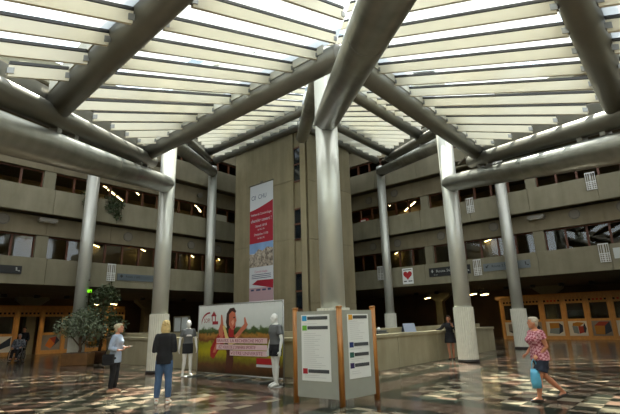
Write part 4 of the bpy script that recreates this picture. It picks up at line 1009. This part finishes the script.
# mannequins
MAN = mat('white_mannequin', (224, 224, 218), rough=.3); TS = mat('grey_tshirt', (96, 98, 98), rough=.85, noise=.06)
def mannequin(label, loc, rz, H, legs, arms, bottom, girth, base):
    t, j, s = figure('mannequin', label, 'mannequin', loc, rz, H, dict(skin=MAN, eyes=False, girth=girth, legs=legs, arms=arms, top=dict(name='t_shirt', mat=TS, hem=.88, grow=.015, sleeve=.62, neck=1.39), bottom=bottom, bust=.03 if girth < .98 else 0))
    MB().lathe([(.2, 0), (.2, .012), (.02, .02)], 32).build('base_plate', mat('stand_tube', (150, 150, 146)), t)
    return t, s
st = [((-.09, .0, .47), (-.1, -.01, .085), (-.13, .13, .03)), ((.09, .01, .47), (.12, -.02, .085), (.15, .12, .03))]
t, s = mannequin('white female mannequin in grey T-shirt and black skirt near the left column', (-4.24, 4.05, .0), R(200), 1.72, st, [((-.09, -.02, -.28), (-.12, .03, -.53), (0, .1, -1), (1, 0, 0), .3), ((.09, -.02, -.28), (.12, .03, -.53), (0, .1, -1), (-1, 0, 0), .3)],
          dict(name='skirt', kind='skirt', mat=BLK, top=.96, len=.66, grow=.012, flare=.0), .95, 0)
# the shirt print of the female mannequin
MB().prism([(-.1, 1.22), (.1, 1.22), (.06, 1.27), (-.06, 1.27)], .155*s, .158*s).build('shirt_print', MAN, t) 
mannequin('white male mannequin in grey T-shirt and black shorts in front of the landscape banner', (-1.42, .93, .0), R(118), 1.80, [((-.09, .02, .47), (-.1, .02, .085), (-.11, .17, .03)), ((.1, -.02, .47), (.12, -.06, .085), (.14, .09, .03))],
          [((-.1, -.02, -.28), (-.13, .04, -.53), (0, .15, -1), (1, 0, 0), .3), ((.1, -.02, -.28), (.13, .04, -.53), (0, .15, -1), (-1, 0, 0), .3)],
          dict(name='shorts', kind='shorts', mat=BLK, top=.95, len=.42, grow=.018), 1.1, 0)
# wheelchair with rider and helper
WL = (-14.25, 12.85, 0)
w = thing('wheelchair', 'dark wheelchair in front of the open booth doorway on the left', 'wheelchair', WL, R(191))
M_TYRE = mat('tyre', (34, 34, 34), rough=.7); M_CHR = mat('chrome', (170, 170, 166), rough=.3, metal=.8)
for sx in (-1, 1):
    b = MB(); n = 28; b.tube([(sx*.29, .3*math.cos(a), .3+.3*math.sin(a)) for a in [2*math.pi*k/n for k in range(n+1)]], .016, 8, cap=False)
    o = b.build('wheel', M_TYRE, w)
    b = MB(); b.tube([(sx*.31, .26*math.cos(a), .3+.26*math.sin(a)) for a in [2*math.pi*k/n for k in range(n+1)]], .009, 6, cap=False)
    for k in range(10): a = 2*math.pi*k/10; b.tube([(sx*.29, 0, .3), (sx*.29, .29*math.cos(a), .3+.29*math.sin(a))], .004, 4)
    b.build('hand_rim', M_CHR, o)
    b = MB(); b.tube([(sx*.22, .42, .07+.06*math.sin(a)) if False else (sx*.22, .42+.06*math.cos(a), .07+.06*math.sin(a)) for a in [2*math.pi*k/14 for k in range(15)]], .012, 6, cap=False); b.build('caster', M_TYRE, w)
b = MB()
for sx in (-1, 1):
    b.tube([(sx*.24, -.28, .95), (sx*.24, -.22, .92), (sx*.24, -.22, .2)], .013, 8); b.tube([(sx*.24, -.22, .48), (sx*.24, .3, .48), (sx*.22, .42, .13)], .013, 8); b.tube([(sx*.26, -.2, .7), (sx*.26, .2, .7), (sx*.26, .22, .48)], .013, 8)
    b.tube([(sx*.2, .3, .46), (sx*.14, .5, .12)], .012, 8); b.box(sx*.14-.06, sx*.14+.06, .44, .6, .1, .12)
b.tube([(-.29, 0, .3), (.29, 0, .3)], .012, 8); b.build('frame', M_CHR, w)
MB().box(-.23, .23, -.2, .25, .46, .5, .015).build('seat', BLK, w); MB().box(-.23, .23, -.25, -.21, .5, .92, .01).build('backrest', BLK, w)
for sx in (-1, 1): MB().tube([(sx*.24, -.28, .95), (sx*.24, -.4, .95)], .02, 8).build('handle', BLK, w)
figure('person', 'person seated in the wheelchair on the left in a dark patterned jacket', 'person', (WL[0], WL[1], -.0), R(191), 1.6, dict(
    skin=SKIN, hip_shift=(0, -.08, -.26), legs=[((-.11, .34, .58), (-.12, .48, .2), (-.13, .6, .15)), ((.11, .34, .58), (.12, .48, .2), (.13, .6, .15))],
    arms=[((-.1, .02, -.26), (-.02, .24, -.33), (.2, 1, -.1), (0, 0, -1), .4), ((.1, .02, -.26), (.02, .24, -.33), (-.2, 1, -.1), (0, 0, -1), .4)],
    top=dict(name='jacket', mat=mat('patterned_navy', (40, 46, 60), rough=.85, noise=.8, scale=14., rgb2=(150, 156, 166)), hem=.84, grow=.03, sleeve=1.9), bottom=dict(name='trousers', kind='trousers', mat=BLK, top=.96, len=1.9, grow=.014), shoes=dict(mat=BLK), hair=dict(kind='short', mat=mat('grey_hair', (150, 146, 138), rough=.7), tufts=20), girth=1.15))
hl = Matrix.Translation(WL) @ Matrix.Rotation(R(191), 4, 'Z') @ Vector((0.05, -.78, 0))
figure('person', 'person in black standing behind the wheelchair in the dark doorway', 'person', hl, R(191), 1.68, dict(
    skin=SKIN2, legs=[((-.09, .02, .47), (-.1, .0, .085), (-.1, .14, .03)), ((.09, .02, .47), (.1, -.05, .085), (.1, .09, .03))],
    arms=[((-.07, .02, -.27), (-.06, .22, -.34), (.1, 1, -.1), (0, 0, -1), .8), ((.07, .02, -.27), (.06, .22, -.34), (-.1, 1, -.1), (0, 0, -1), .8)],
    top=dict(name='jumper', mat=BLK, hem=.8, grow=.025, sleeve=1.9), bottom=dict(name='trousers', kind='trousers', mat=BLK, top=.98, len=1.93, grow=.012), shoes=dict(mat=BLK), hair=dict(kind='short', mat=mat('dark_hair', (48, 34, 26)), tufts=20)))

# ------------------------------------------------------------------ light
wd = bpy.data.worlds.new('sky'); SC.world = wd; wd.use_nodes = True
nt = wd.node_tree; bgn = nt.nodes['Background']
tc = nt.nodes.new('ShaderNodeTexCoord'); sp = nt.nodes.new('ShaderNodeSeparateXYZ'); nt.links.new(tc.outputs['Generated'], sp.inputs[0])
cr = nt.nodes.new('ShaderNodeValToRGB'); cr.color_ramp.elements[0].position = .0; cr.color_ramp.elements[1].position = .7
cr.color_ramp.elements[0].color = (.80, .90, .98, 1); cr.color_ramp.elements[1].color = (.95, .98, 1., 1)
nt.links.new(sp.outputs['Z'], cr.inputs['Fac']); nt.links.new(cr.outputs[0], bgn.inputs['Color'])
bgn.inputs['Strength'].default_value = 3.
sl = bpy.data.lights.new('sun', 'SUN'); sl.energy = 16.; sl.angle = R(.6); sl.color = (1, .93, .78)
so = bpy.data.objects.new('sun', sl); COL.objects.link(so)
so.rotation_euler = Vector((0, -.5, -1.)).to_track_quat('-Z', 'Y').to_euler()
SC.view_settings.view_transform = 'Standard'; SC.view_settings.look = 'None'; SC.view_settings.gamma = 1.; SC.view_settings.exposure = .12
SC.view_settings.use_curve_mapping = False
SC.cycles.use_denoising = True
SC.cycles.max_bounces = 8; SC.cycles.transparent_max_bounces = 16; SC.cycles.caustics_reflective = False; SC.cycles.caustics_refractive = False
SC.cycles.sample_clamp_indirect = 6.
